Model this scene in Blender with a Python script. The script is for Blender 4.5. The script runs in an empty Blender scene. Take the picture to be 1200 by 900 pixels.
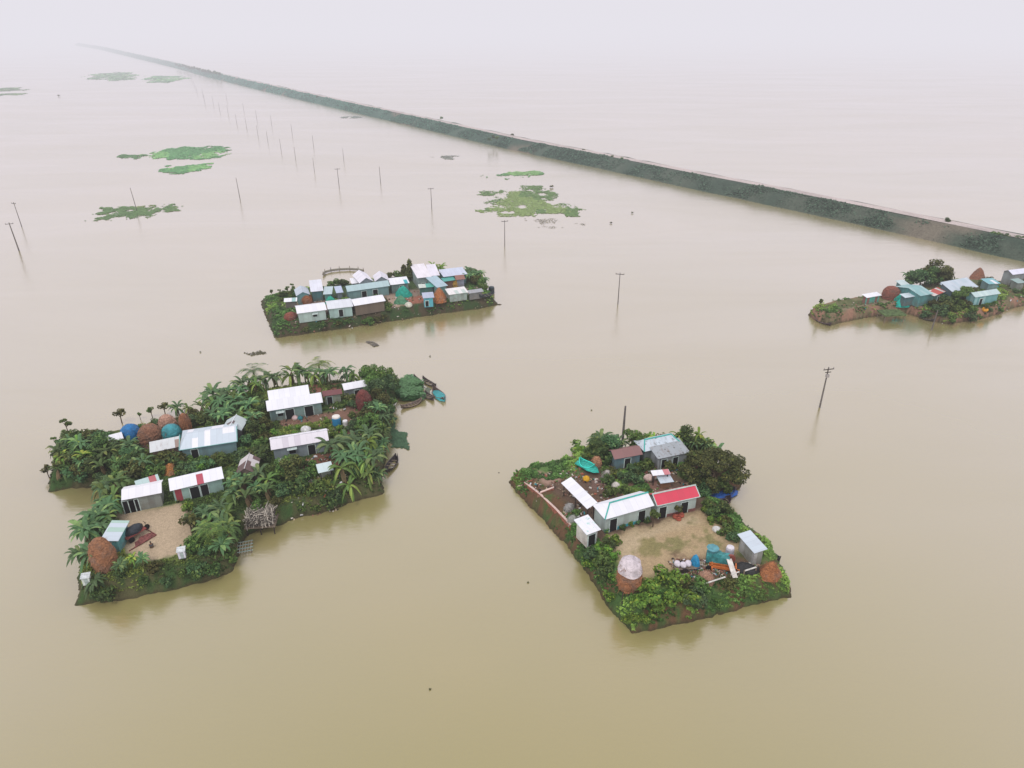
import bpy, math, random
import numpy as np
from mathutils import Vector, Matrix
random.seed(7); RNG = np.random.default_rng(11)
scene = bpy.context.scene
COL = scene.collection

# ------------------------------------------------------------------ camera model
CAM_H = 60.0; FOC = 832.0; PITCH = math.atan(430/832)
SP, CP = math.sin(PITCH), math.cos(PITCH)
def G(px, py, z=0.0):
    """ground position (at height z) of a point measured in the 1200x900 photo"""
    u = (px-600)/FOC; v = (py-450)/FOC
    d = Vector((u, CP - v*SP, -SP - v*CP))
    t = (CAM_H - z)/(-d.z)
    return Vector((d.x*t, d.y*t, z))
def MPP(py):            # metres per photo pixel at ground row py
    return CAM_H/((py-20)/FOC*CP)/FOC

# ------------------------------------------------------------------ noise
def _hash(ix, iy, s):
    n = (ix*374761393 + iy*668265263 + s*974711) & 0x7fffffff
    n = ((n ^ (n >> 13))*1274126177) & 0x7fffffff
    return ((n ^ (n >> 16)) & 0xffff)/65535.0
def vnoise(x, y, s=0):
    x = np.asarray(x, float); y = np.asarray(y, float)
    ix = np.floor(x).astype(np.int64); iy = np.floor(y).astype(np.int64)
    fx = x-ix; fy = y-iy; fx = fx*fx*(3-2*fx); fy = fy*fy*(3-2*fy)
    a = _hash(ix, iy, s); b = _hash(ix+1, iy, s); c = _hash(ix, iy+1, s); d = _hash(ix+1, iy+1, s)
    return (a*(1-fx)+b*fx)*(1-fy)+(c*(1-fx)+d*fx)*fy
def fbm(x, y, s=0, o=4):
    t = 0; a = 0.5
    for i in range(o):
        t = t + a*vnoise(x, y, s+i*17); x = x*2.03; y = y*2.03; a *= 0.5
    return t/(1-0.5**o)
def sdist(px, py, poly):
    """signed distance (inside positive)"""
    P = np.array([(p[0], p[1]) for p in poly]); Q = np.roll(P, -1, 0)
    d = np.full(px.shape, 1e9); inside = np.zeros(px.shape, bool)
    for (ax, ay), (bx, by) in zip(P, Q):
        ex, ey = bx-ax, by-ay; wx, wy = px-ax, py-ay
        t = np.clip((wx*ex+wy*ey)/(ex*ex+ey*ey+1e-12), 0, 1)
        d = np.minimum(d, np.hypot(wx-ex*t, wy-ey*t))
        c = ((ay <= py) != (by <= py)) & (px < (bx-ax)*(py-ay)/((by-ay) if by != ay else 1e-9)+ax)
        inside ^= c
    return np.where(inside, d, -d)

# ------------------------------------------------------------------ object helpers
def link(o, parent=None):
    COL.objects.link(o)
    if parent is not None: o.parent = parent
    return o
def tag(o, label=None, cat=None, group=None, kind=None):
    if label: o['label'] = label
    if cat: o['category'] = cat
    if group: o['group'] = group
    if kind: o['kind'] = kind
    return o
def empty(name, loc, rz=0.0, label=None, cat=None, group=None):
    o = bpy.data.objects.new(name, None); o.empty_display_size = 0.2
    o.location = loc; o.rotation_euler = (0, 0, rz); link(o)
    return tag(o, label, cat, group)
class MB:
    def __init__(s): s.v = []; s.f = []; s.c = []; s.col = (1, 1, 1)
    def add(s, vs, fs):
        n = len(s.v); s.v += [tuple(v) for v in vs]
        s.f += [tuple(i+n for i in f) for f in fs]; s.c += [s.col]*len(fs)
        return s
    def box(s, c, d, rz=0.0, tilt=None):
        hx, hy, hz = d[0]/2, d[1]/2, d[2]/2
        vs = [Vector((x*hx, y*hy, z*hz)) for z in (-1, 1) for y in (-1, 1) for x in (-1, 1)]
        M = Matrix.Rotation(rz, 3, 'Z')
        if tilt is not None: M = M @ Matrix.Rotation(tilt[0], 3, 'X') @ Matrix.Rotation(tilt[1], 3, 'Y')
        vs = [M @ v + Vector(c) for v in vs]
        return s.add(vs, [(0, 2, 3, 1), (4, 5, 7, 6), (0, 1, 5, 4), (2, 6, 7, 3), (0, 4, 6, 2), (1, 3, 7, 5)])
    def tube(s, pts, r, n=6, cap=True):
        pts = [Vector(p) for p in pts]
        if not hasattr(r, '__len__'): r = [r]*len(pts)
        rings = []
        for i, p in enumerate(pts):
            t = (pts[min(i+1, len(pts)-1)]-pts[max(i-1, 0)]).normalized()
            a = t.cross(Vector((0, 0, 1)))
            if a.length < 1e-3: a = Vector((1, 0, 0))
            a.normalize(); b = t.cross(a)
            rings.append([p+(a*math.cos(k*2*math.pi/n)+b*math.sin(k*2*math.pi/n))*r[i] for k in range(n)])
        vs = [v for q in rings for v in q]; fs = []
        for i in range(len(pts)-1):
            for k in range(n):
                fs.append((i*n+k, i*n+(k+1) % n, (i+1)*n+(k+1) % n, (i+1)*n+k))
        if cap: fs += [tuple(range(n)), tuple(range((len(pts)-1)*n, len(pts)*n))]
        return s.add(vs, fs)
    def lathe(s, prof, n=12, c=(0, 0, 0), wob=0.0, seed=0, sx=1, sy=1):
        rr = random.Random(seed); vs = []
        ph = [rr.uniform(0, 6.28) for _ in range(4)]
        for r, z in prof:
            for k in range(n):
                a = k*2*math.pi/n
                w = 1+wob*(math.sin(2*a+ph[0])+.7*math.sin(3*a+ph[1]+z)+.5*math.sin(5*a+ph[2]+2*z))*.5+wob*rr.uniform(-.4, .4)
                vs.append((c[0]+r*w*math.cos(a)*sx, c[1]+r*w*math.sin(a)*sy, c[2]+z+(wob*.3*rr.uniform(-1, 1)*r if 0 < z else 0)))
        fs = []
        for i in range(len(prof)-1):
            for k in range(n):
                fs.append((i*n+k, i*n+(k+1) % n, (i+1)*n+(k+1) % n, (i+1)*n+k))
        fs.append(tuple(range((len(prof)-1)*n, len(prof)*n)))
        return s.add(vs, fs)
    def build(s, name, mat, parent=None, smooth=False, colors=False, loc=None, rz=0.0):
        me = bpy.data.meshes.new(name); me.from_pydata(s.v, [], s.f); me.update()
        if smooth: me.polygons.foreach_set('use_smooth', [True]*len(me.polygons))
        if colors:
            a = me.color_attributes.new('Col', 'FLOAT_COLOR', 'CORNER')
            arr = np.ones((len(me.loops), 4), np.float32); i = 0
            for f, c in zip(s.f, s.c):
                arr[i:i+len(f), :3] = c; i += len(f)
            a.data.foreach_set('color', arr.ravel())
        me.materials.append(mat)
        o = bpy.data.objects.new(name, me); link(o, parent)
        if loc is not None: o.location = loc
        o.rotation_euler = (0, 0, rz)
        return o
def np_mesh(name, V, F, mat, fcol=None, vcol=None, smooth=False):
    """V (n,3), F (m,4)"""
    me = bpy.data.meshes.new(name); k = F.shape[1]
    me.vertices.add(len(V)); me.vertices.foreach_set('co', V.astype(np.float32).ravel())
    me.loops.add(F.size); me.loops.foreach_set('vertex_index', F.astype(np.int32).ravel())
    me.polygons.add(len(F)); me.polygons.foreach_set('loop_start', np.arange(0, F.size, k, dtype=np.int32))
    me.update(calc_edges=True)
    if fcol is not None or vcol is not None:
        a = me.color_attributes.new('Col', 'FLOAT_COLOR', 'CORNER')
        arr = np.ones((F.size, 4), np.float32)
        arr[:, :3] = np.repeat(fcol, k, 0) if fcol is not None else vcol[F.ravel()]
        a.data.foreach_set('color', arr.ravel())
    me.polygons.foreach_set('use_smooth', np.full(len(F), smooth))
    me.materials.append(mat); me.validate()
    return me

# ------------------------------------------------------------------ materials
class NT:
    def __init__(s, name):
        s.m = bpy.data.materials.new(name); s.m.use_nodes = True; s.t = s.m.node_tree; s.n = s.t.nodes
        s.b = s.n['Principled BSDF']; s.l = s.t.links.new
        s.b.inputs['Specular IOR Level'].default_value = 0.3
    def new(s, ty, **kw):
        n = s.n.new(ty)
        for k, v in kw.items(): setattr(n, k, v)
        return n
    def put(s, n, i, v):
        if hasattr(v, 'is_linked') or isinstance(v, bpy.types.NodeSocket): s.l(v, n.inputs[i])
        else: n.inputs[i].default_value = v
    def math(s, op, a, b=0.0, c=0.0, clamp=False):
        n = s.new('ShaderNodeMath', operation=op, use_clamp=clamp)
        for i, v in enumerate((a, b, c)): s.put(n, i, v)
        return n.outputs[0]
    def mix(s, f, a, b, mode='MIX'):
        n = s.new('ShaderNodeMix', data_type='RGBA', blend_type=mode)
        s.put(n, 0, f)
        for i, v in ((6, a), (7, b)):
            if isinstance(v, (tuple, list)): v = (*v[:3], 1)
            s.put(n, i, v)
        return n.outputs[2]
    def noise(s, vec, sc, det=3, rough=.55, dist=0):
        n = s.new('ShaderNodeTexNoise'); s.l(vec, n.inputs['Vector'])
        n.inputs['Scale'].default_value = sc; n.inputs['Detail'].default_value = det
        n.inputs['Roughness'].default_value = rough; n.inputs['Distortion'].default_value = dist
        return n.outputs['Fac']
    def ramp(s, f, a, b):
        n = s.new('ShaderNodeMapRange'); s.l(f, n.inputs[0]); n.inputs[1].default_value = a; n.inputs[2].default_value = b
        n.interpolation_type = 'SMOOTHSTEP'; return n.outputs[0]
    def obj(s): return s.new('ShaderNodeTexCoord').outputs['Object']
    def bump(s, h, st, dist=.1):
        n = s.new('ShaderNodeBump'); s.l(h, n.inputs['Height']); n.inputs['Strength'].default_value = st; n.inputs['Distance'].default_value = dist
        s.l(n.outputs[0], s.b.inputs['Normal'])
    def out(s, col, rough=.8):
        s.put(s.b, 'Base Color', (*col[:3], 1) if isinstance(col, tuple) else col); s.b.inputs['Roughness'].default_value = rough
        return s.m
_mc = {}
def plain(col, rough=.75, var=.25, sc=2.0):
    k = ('p', col, rough, var, sc)
    if k not in _mc:
        t = NT('painted_surface'); o = t.obj()
        n = t.noise(o, sc, 4); g = t.ramp(n, .3, .7)
        c = t.mix(g, tuple(x*(1-var) for x in col), tuple(min(1, x*(1+var*.5)) for x in col))
        _mc[k] = t.out(c, rough)
    return _mc[k]
def roof_mat(col, col2=None, prob=.3, rust=.25, blot=None):
    """corrugated sheets running down the slope, each sheet a little different"""
    k = ('r', col, col2, prob, rust, blot)
    if k in _mc: return _mc[k]
    t = NT('corrugated_sheet'); o = t.obj()
    sp = t.new('ShaderNodeSeparateXYZ'); t.l(o, sp.inputs[0])
    xs = t.math('DIVIDE', sp.outputs[0], .84); cell = t.math('FLOOR', xs)
    ys = t.math('FLOOR', t.math('DIVIDE', sp.outputs[1], 1.9))
    cv = t.new('ShaderNodeCombineXYZ'); t.l(cell, cv.inputs[0]); t.l(ys, cv.inputs[1])
    wn = t.new('ShaderNodeTexWhiteNoise', noise_dimensions='3D'); t.l(cv.outputs[0], wn.inputs['Vector'])
    dark = tuple(x*.93 for x in col)
    c = t.mix(wn.outputs['Value'], dark, tuple(min(1, x*1.03) for x in col))
    if col2:
        sel = t.math('LESS_THAN', wn.outputs['Value'], prob); c = t.mix(sel, c, col2)
    if blot:
        n0 = t.noise(o, 1.6, 5, .7); c = t.mix(t.ramp(n0, .56, .62), c, blot)
    # stains running down
    mp = t.new('ShaderNodeMapping'); mp.inputs['Scale'].default_value = (2.2, .5, .5); t.l(o, mp.inputs[0])
    n1 = t.noise(mp.outputs[0], 1.0, 5, .7)
    st = t.math('MULTIPLY', t.ramp(n1, .5, .78), rust)
    c = t.mix(st, c, (.22, .13, .09))
    n2 = t.noise(o, .5, 3); c = t.mix(t.math('MULTIPLY', n2, .12), c, (.35, .38, .40))
    fr = t.math('FRACT', xs); seam = t.math('LESS_THAN', fr, .06)
    c = t.mix(t.math('MULTIPLY', seam, .13), c, (.1, .1, .1))
    w = t.math('SINE', t.math('MULTIPLY', sp.outputs[0], 40.0))
    t.bump(w, .25, .02)
    _mc[k] = t.out(c, .62); return _mc[k]
def wall_mat(col, col2=None, prob=.3, dirt=.5):
    k = ('w', col, col2, prob, dirt)
    if k in _mc: return _mc[k]
    t = NT('sheet_wall'); o = t.obj()
    sp = t.new('ShaderNodeSeparateXYZ'); t.l(o, sp.inputs[0])
    xs = t.math('DIVIDE', t.math('ADD', sp.outputs[0], sp.outputs[1]), .8); cell = t.math('FLOOR', xs)
    wn = t.new('ShaderNodeTexWhiteNoise', noise_dimensions='1D'); t.l(cell, wn.inputs['W'])
    c = t.mix(wn.outputs['Value'], tuple(x*.8 for x in col), col)
    if col2: c = t.mix(t.math('LESS_THAN', wn.outputs['Value'], prob), c, col2)
    n = t.noise(o, 1.5, 5, .65)
    h = t.math('SUBTRACT', 1.0, t.math('DIVIDE', sp.outputs[2], 1.6), clamp=True)
    f = t.math('MULTIPLY', t.math('ADD', t.math('MULTIPLY', h, .6), t.ramp(n, .4, .8)), dirt, clamp=True)
    c = t.mix(f, c, (.15, .12, .09))
    w = t.math('SINE', t.math('MULTIPLY', t.math('ADD', sp.outputs[0], sp.outputs[1]), 40.0)); t.bump(w, .2, .02)
    _mc[k] = t.out(c, .75); return _mc[k]
def straw_mat(col, sc=1.0):
    k = ('s', col)
    if k in _mc: return _mc[k]
    t = NT('straw'); o = t.obj()
    mp = t.new('ShaderNodeMapping'); mp.inputs['Scale'].default_value = (3.5, 3.5, 9); t.l(o, mp.inputs[0])
    n = t.noise(mp.outputs[0], 1.2, 6, .7); n2 = t.noise(o, .9, 3)
    c = t.mix(t.ramp(n, .3, .7), tuple(x*.45 for x in col), tuple(min(1, x*1.35) for x in col))
    c = t.mix(t.math('MULTIPLY', t.ramp(n2, .45, .7), .45), c, (col[0]*.6, col[0]*.5, col[0]*.42))
    t.bump(n, .9, .25)
    _mc[k] = t.out(c, .95); return _mc[k]
def cloth_mat(col, rough=.5):
    k = ('c', col, rough)
    if k in _mc: return _mc[k]
    t = NT('tarpaulin'); o = t.obj(); n = t.noise(o, 1.6, 4, .6, .8)
    c = t.mix(t.ramp(n, .3, .7), tuple(x*.62 for x in col), tuple(min(1, x*1.1) for x in col))
    t.bump(n, .8, .3); _mc[k] = t.out(c, rough); return _mc[k]
def leaf_mat(name, transl=.4):
    t = NT(name)
    a = t.new('ShaderNodeVertexColor', layer_name='Col')
    oi = t.new('ShaderNodeObjectInfo')
    hs = t.new('ShaderNodeHueSaturation'); t.l(a.outputs[0], hs.inputs['Color'])
    t.l(t.math('ADD', t.math('MULTIPLY', oi.outputs['Random'], .045), .468), hs.inputs['Hue'])
    t.l(t.math('ADD', t.math('MULTIPLY', oi.outputs['Random'], .65), .9), hs.inputs['Value'])
    t.out(hs.outputs[0], .5)
    tr = t.new('ShaderNodeBsdfTranslucent'); t.l(hs.outputs[0], tr.inputs[0])
    mx = t.new('ShaderNodeMixShader'); mx.inputs[0].default_value = transl
    t.l(t.b.outputs[0], mx.inputs[1]); t.l(tr.outputs[0], mx.inputs[2])
    t.l(mx.outputs[0], t.n['Material Output'].inputs[0]); return t.m
def vcol_mat(name, rough=.95, scale=2.5, amt=.45, bumpd=.15):
    t = NT(name); a = t.new('ShaderNodeVertexColor', layer_name='Col')
    o = t.obj(); n = t.noise(o, scale, 6, .7); n2 = t.noise(o, scale*4, 3, .6)
    f = t.math('ADD', t.math('MULTIPLY', t.math('ADD', n, n2), amt*2), 1-amt*2)
    cb = t.new('ShaderNodeCombineXYZ')
    for i in range(3): t.l(f, cb.inputs[i])
    c = t.mix(1.0, a.outputs[0], cb.outputs[0], 'MULTIPLY')
    t.bump(n, .7, bumpd); return t.out(c, rough)
LEAF = leaf_mat('foliage'); LEAFB = leaf_mat('banana_leaf', .3)
BARK = plain((.12, .085, .055), .9, .4, 6); STEM = plain((.16, .17, .07), .8, .4, 4)
WOOD = plain((.20, .16, .12), .9, .4, 5); DARKWOOD = plain((.045, .035, .03), .85, .4, 4)
BAMBOO = plain((.42, .36, .27), .8, .35, 5); DARK = plain((.012, .012, .013), .9, .2)
CONC = plain((.36, .34, .32), .9, .3, 3)
# ------------------------------------------------------------------ world, sun, camera, haze
w = bpy.data.worlds.new('World'); scene.world = w; w.use_nodes = True
wn_ = w.node_tree.nodes; wl = w.node_tree.links.new; bg = wn_['Background']
SUN_EL, SUN_AZ = math.radians(58), math.radians(200)
sky = wn_.new('ShaderNodeTexSky'); sky.sky_type = 'NISHITA'; sky.sun_disc = False
sky.sun_elevation = SUN_EL; sky.sun_rotation = SUN_AZ; sky.air_density = 1.0; sky.dust_density = 4.0
mx = wn_.new('ShaderNodeMix'); mx.data_type = 'RGBA'; mx.inputs[0].default_value = .8
wl(sky.outputs[0], mx.inputs[6]); mx.inputs[7].default_value = (11.6, 10.9, 11.7, 1)
wl(mx.outputs[2], bg.inputs[0]); bg.inputs[1].default_value = .10
sd = bpy.data.lights.new('sun', 'SUN'); sd.energy = 1.0; sd.angle = math.radians(14); sd.color = (1, .97, .92)
so = bpy.data.objects.new('sun', sd); link(so)
sdir = Vector((math.sin(SUN_AZ)*math.cos(SUN_EL), math.cos(SUN_AZ)*math.cos(SUN_EL), math.sin(SUN_EL)))
so.rotation_euler = sdir.to_track_quat('Z', 'Y').to_euler(); so.location = (0, 0, 200)
cd = bpy.data.cameras.new('camera'); co = bpy.data.objects.new('camera', cd); link(co)
cd.sensor_width = 36; cd.lens = FOC/1200*36; cd.clip_end = 60000; cd.clip_start = .5
co.location = (0, 0, CAM_H); co.rotation_euler = (math.pi/2-PITCH, 0, 0); scene.camera = co
scene.view_settings.view_transform = 'Standard'; scene.view_settings.look = 'None'; scene.view_settings.exposure = 0
scene.cycles.max_bounces = 6; scene.cycles.diffuse_bounces = 2; scene.cycles.volume_bounces = 0
scene.cycles.use_denoising = True; scene.cycles.volume_step_rate = .06; scene.cycles.volume_max_steps = 256; scene.cycles.transparent_max_bounces = 16

t = NT('haze_air'); t.n.remove(t.b)
ab = t.new('ShaderNodeVolumeAbsorption'); ab.inputs['Color'].default_value = (0, 0, 0, 1); sp = t.new('ShaderNodeSeparateXYZ'); t.l(t.obj(), sp.inputs[0])
mr = t.new('ShaderNodeMapRange'); t.l(sp.outputs[1], mr.inputs[0])
for i_, v_ in ((1, 100), (2, 1000), (3, .00022), (4, .0016)): mr.inputs[i_].default_value = v_
t.l(mr.outputs[0], ab.inputs['Density'])
em = t.new('ShaderNodeEmission'); em.inputs[0].default_value = (.79, .77, .83, 1); t.l(mr.outputs[0], em.inputs[1])  # haze glows by its own emission in place of scattered daylight
ad = t.new('ShaderNodeAddShader'); t.l(ab.outputs[0], ad.inputs[0]); t.l(em.outputs[0], ad.inputs[1])
t.l(ad.outputs[0], t.n['Material Output'].inputs['Volume'])
hz = MB().box((0, 2900, 58), (8000, 6600, 124)).build('haze', t.m); tag(hz, kind='structure')

# ------------------------------------------------------------------ water
t = NT('flood_water'); tc = t.new('ShaderNodeTexCoord'); o = tc.outputs['Object']
n1 = t.noise(o, .012, 4, .5, .6); n2 = t.noise(o, .06, 3, .5)
c = t.mix(t.ramp(n1, .3, .7), (.300, .270, .106), (.333, .288, .122))
c = t.mix(t.math('MULTIPLY', t.ramp(n2, .35, .7), .25), c, (.302, .272, .120))
mp = t.new('ShaderNodeMapping'); mp.inputs['Scale'].default_value = (.8, 2.2, 1); mp.inputs['Rotation'].default_value = (0, 0, -.25); t.l(o, mp.inputs[0])
r1 = t.noise(mp.outputs[0], .9, 4, .6, .4); r2 = t.noise(mp.outputs[0], .12, 2, .5)
hh = t.math('ADD', r1, t.math('MULTIPLY', r2, 1.5))
t.bump(hh, .2, .12); t.b.inputs['IOR'].default_value = 1.5; t.b.inputs['Specular IOR Level'].default_value = .6
WATER = t.out(c, .5); t.b.inputs['Specular IOR Level'].default_value = 0
lw = t.new('ShaderNodeLayerWeight'); lw.inputs[0].default_value = .5          # silty water: broad sheen towards grazing angles
ff = t.math('MULTIPLY', t.math('POWER', lw.outputs['Facing'], 1.25), .84)
mp2 = t.new('ShaderNodeMapping'); mp2.inputs['Scale'].default_value = (.35, 1.3, 1); mp2.inputs['Rotation'].default_value = (0, 0, .3); t.l(o, mp2.inputs[0])
wp = t.noise(mp2.outputs[0], .022, 5, .6, .8); ff = t.math('MULTIPLY', ff, t.math('ADD', .86, t.math('MULTIPLY', wp, .28)))
gl = t.new('ShaderNodeBsdfGlossy'); gl.inputs['Color'].default_value = (1, .965, .985, 1); gl.inputs['Roughness'].default_value = .2
for nn in t.n:
    if nn.type == 'BUMP': t.l(nn.outputs[0], gl.inputs['Normal'])
ms = t.new('ShaderNodeMixShader'); t.l(ff, ms.inputs[0]); t.l(t.b.outputs[0], ms.inputs[1]); t.l(gl.outputs[0], ms.inputs[2])
t.l(ms.outputs[0], t.n['Material Output'].inputs[0])
wo = MB().add([(-15000, -3000, 0), (15000, -3000, 0), (15000, 30000, 0), (-15000, 30000, 0)], [(0, 1, 2, 3)]).build('water', WATER)
tag(wo, kind='structure')

# ------------------------------------------------------------------ islands (heightfields)
GROUND = vcol_mat('earth')
ISL = {}
def smooth(x): x = np.clip(x, 0, 1); return x*x*(3-2*x)
def island(key, label, outline, zt, slope, step, base, patches, bank, seed, jag=1.0):
    """outline: waterline in photo pixels; patches: (polygon px, colour, softness m, ragged)"""
    poly = [G(q[0], q[1], 0) if len(q) == 2 else G(q[0], q[1], zt)+Vector((0, slope*.6, 0)) for q in outline]   # a third value marks points seen on the plateau edge
    xs = [p.x for p in poly]; ys = [p.y for p in poly]
    X, Y = np.meshgrid(np.arange(min(xs)-2, max(xs)+2, step), np.arange(min(ys)-2, max(ys)+2, step))
    X = X+RNG.uniform(-.3, .3, X.shape)*step*.5; Y = Y+RNG.uniform(-.3, .3, X.shape)*step*.5
    D = sdist(X, Y, poly)+(fbm(X*.35, Y*.35, seed)-.5)*1.0*jag+(fbm(X*1.3, Y*1.3, seed+3)-.5)*.55*jag
    s = D/slope
    Z = np.where(D < 0, D*.55, zt*np.clip(.80*smooth(s*1.25+.12)+.20*smooth(s*.75), 0, 1))
    Z = Z+(fbm(X*.25, Y*.25, seed+5)-.5)*.35*smooth(s)+(fbm(X*1.1, Y*1.1, seed+6)-.5)*.4*smooth(s*2)*(1-smooth(s*.8)*.8)
    n1 = fbm(X*.4, Y*.4, seed+8); n2 = fbm(X*1.6, Y*1.6, seed+9)
    C = np.zeros(X.shape+(3,))
    ga, gb = np.array(base[0]), np.array(base[1])
    m = smooth((n1*.6+n2*.4-.40)/.2)[..., None]; C[:] = ga*(1-m)+gb*m
    for pl, colr, soft, rag in patches:
        q = [G(x, y, zt) for x, y in pl]
        d = sdist(X, Y, q)+(n1-.5)*rag*2+(n2-.5)*rag*1.2
        a = smooth(d/soft+.5)[..., None]; C = C*(1-a)+np.array(colr)*a
    # bank
    ba, bb = np.array(bank[0]), np.array(bank[1])
    mb = smooth((fbm(X*.5, Y*.5, seed+20)*.6+n2*.4-.44)/.14)[..., None]
    bc = ba*(1-mb)+bb*mb
    a = (1-smooth((D-slope*.9)/(slope*.5)))[..., None]; C = C*(1-a)+bc*a
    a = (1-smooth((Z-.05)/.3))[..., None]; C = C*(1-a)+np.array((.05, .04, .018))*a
    ok = D > -2.0
    idx = -np.ones(X.shape, int); idx[ok] = np.arange(ok.sum())
    V = np.stack([X[ok], Y[ok], Z[ok]], 1)
    q = np.stack([idx[:-1, :-1], idx[:-1, 1:], idx[1:, 1:], idx[1:, :-1]], -1).reshape(-1, 4)
    F = q[(q >= 0).all(1)]
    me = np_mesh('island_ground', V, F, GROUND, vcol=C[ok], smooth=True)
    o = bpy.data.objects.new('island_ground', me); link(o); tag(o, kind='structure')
    x0, y0 = X[0, 0], Y[0, 0]
    ISL[key] = dict(poly=poly, zt=zt, X0=min(xs)-2, Y0=min(ys)-2, step=step, Z=Z, D=D, slope=slope, seed=seed)
    return o
def surf(key, x, y):
    I = ISL[key]
    j = np.clip(np.round((np.asarray(x)-I['X0'])/I['step']).astype(int), 0, I['Z'].shape[1]-1)
    i = np.clip(np.round((np.asarray(y)-I['Y0'])/I['step']).astype(int), 0, I['Z'].shape[0]-1)
    return I['Z'][i, j], I['D'][i, j]
def P(key, px, py):
    """ground point on an island seen at photo pixel"""
    z = ISL[key]['zt']+.5
    while z > 0:
        p = G(px, py, z)
        if float(surf(key, p.x, p.y)[0]) >= z: break
        z -= .08
    return G(px, py, max(z, 0))

GR1, GR2 = (.055, .105, .026), (.11, .18, .04)
SOIL = (.13, .085, .055); SAND = (.39, .295, .17); RED = (.22, .09, .05); LIT = (.08, .17, .035)
island('R', '', [(585,554),(599,569),(630,603),(648,619),(665,639),(697,688),(722,723),(740,743),(775,737),(807,729),(840,722),(873,713),(905,705),(927,699),(925,684),(912,662),(900,640),(880,626),(862,612),(850,600),(838,597),(826,592),(827,585),(848,579),(866,573),(870,563),(861,552),(852,545,1),(835,522,1),(800,518,1),(760,521,1),(720,526,1),(690,530,1),(672,532,1),(640,539,1),(618,543,1),(594,551,1)],
       2.7, 2.1, .33, (GR1, GR2),
       [([(606,560),(660,548),(700,540),(760,545),(850,575),(850,600),(700,640),(660,600)], (.115,.075,.05), 1.5, 1.6),
        ([(600,552),(660,536),(690,540),(680,560),(640,562),(612,563)], (.09,.17,.045), 1.2, 1.4),
        ([(712,628),(770,612),(822,600),(850,612),(862,626),(870,640),(862,652),(800,668),(750,680),(735,660),(706,640)], SAND, 1.6, 1.0),
        ([(715,630),(760,618),(800,607),(815,611),(770,632),(740,655),(715,645)], (.46,.37,.235), 2, 1.2),
        ([(745,630),(765,626),(772,650),(752,655)], (.24,.21,.09), 1.6, 2.6), ([(775,628),(835,622),(840,640),(790,645)], (.22,.20,.085), 1.6, 3.2),
        ([(790,650),(870,650),(895,660),(895,672),(830,680),(790,676)], (.15,.095,.06), 1.5, 1.5),
        ([(622,555),(652,551),(655,565),(640,570),(622,566)], (.30,.2,.15), 1, 1.2),
        ([(690,560),(716,556),(716,575),(695,576)], (.16,.10,.08), 1, 1),
        ([(740,562),(770,556),(780,575),(745,585)], (.2,.11,.08), 1, 1)],
       ((.12, .068, .034), (.05, .105, .026)), 3)
island('L', '', [(78,508),(70,522),(62,545),(60,575),(90,573),(115,571),(128,577),(122,594),(110,615),(100,640),(95,672),(89,709),(140,703),(190,693),(240,682),(272,669),(278,650),(284,630),(300,622),(323,617),(350,608),(398,594),(425,584),(450,579),(449,560),(451,540),(455,522),(461,497),(461,480),(459,470),(472,462),(470,448),(453,452),(430,448,1),(400,445,1),(345,449,1),(290,456,1),(243,472,1),(232,486,1),(185,491,1),(107,506,1),(84,506,1)],
       2.7, 1.8, .36, (GR1, GR2),
       [([(136,602),(222,590),(232,600),(224,638),(205,650),(172,658),(150,648),(146,636)], (.44,.35,.235), 1.2, .8),
        ([(325,492),(400,480),(420,470),(425,520),(405,515),(400,490),(330,500)], (.20,.115,.08), 1, 1),
        ([(330,540),(400,525),(410,540),(395,552),(340,560)], (.17,.08,.05), 1.2, 1.2),
        ([(360,452),(400,446),(400,470),(370,470)], (.2,.09,.06), 1, 1),
        ([(90,503),(190,483),(195,492),(120,508)], (.10,.19,.05), .8, .6),
        ([(120,520),(210,500),(212,540),(130,540)], (.12,.08,.055), 1, 1.5),
        ([(340,585),(430,562),(445,570),(380,590),(300,605)], (.15,.10,.065), 1, 1)],
       ((.085, .085, .035), (.04, .085, .022)), 31)
island('T', '', [(306,352),(312,374),(322,396),(362,391),(415,383),(454,377),(473,375),(520,367),(560,362),(587,357),(582,347,1),(574,338,1),(567,324,1),(540,320,1),(500,320,1),(455,324,1),(425,328,1),(400,332,1),(350,337,1),(330,341,1),(311,346,1)],
       2.5, 1.9, .5, ((.04,.07,.025), (.065,.11,.035)),
       [([(335,355),(480,340),(580,335),(580,352),(460,368),(350,378)], (.24,.18,.14), 1.5, 2.2),
        ([(454,345),(480,345),(485,360),(460,366),(452,358)], (.36,.27,.2), 1, 1),
        ([(470,350),(500,345),(502,362),(478,366)], (.27,.11,.07), 1, 1),
        ([(310,348),(335,345),(335,356),(318,356)], (.11,.16,.05), 1, 1)],
       ((.075, .06, .035), (.035, .07, .022)), 57)
island('Q', '', [(947,369),(956,376),(972,382),(984,378),(1010,373),(1040,369),(1062,367),(1080,373),(1109,380),(1130,377),(1148,374),(1170,368),(1181,363),(1200,358),(1240,350),(1262,345),(1262,330,1),(1230,325,1),(1200,329,1),(1160,327,1),(1120,326,1),(1085,330,1),(1050,342,1),(1025,345,1),(1000,347.5,1),(975,351,1),(954,357.5,1)],
       2.2, 1.3, .5, ((.09,.11,.04), (.17,.155,.075)),
       [([(985,362),(1040,352),(1050,362),(1000,368)], (.22,.18,.12), 1, 1),
        ([(1060,345),(1180,338),(1180,360),(1080,368)], (.045,.055,.025), 2, 1),
        ([(1175,350),(1250,340),(1250,352),(1185,362)], (.26,.17,.1), 1, 1)],
       ((.26, .15, .10), (.15, .13, .07)), 91, .45)
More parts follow.
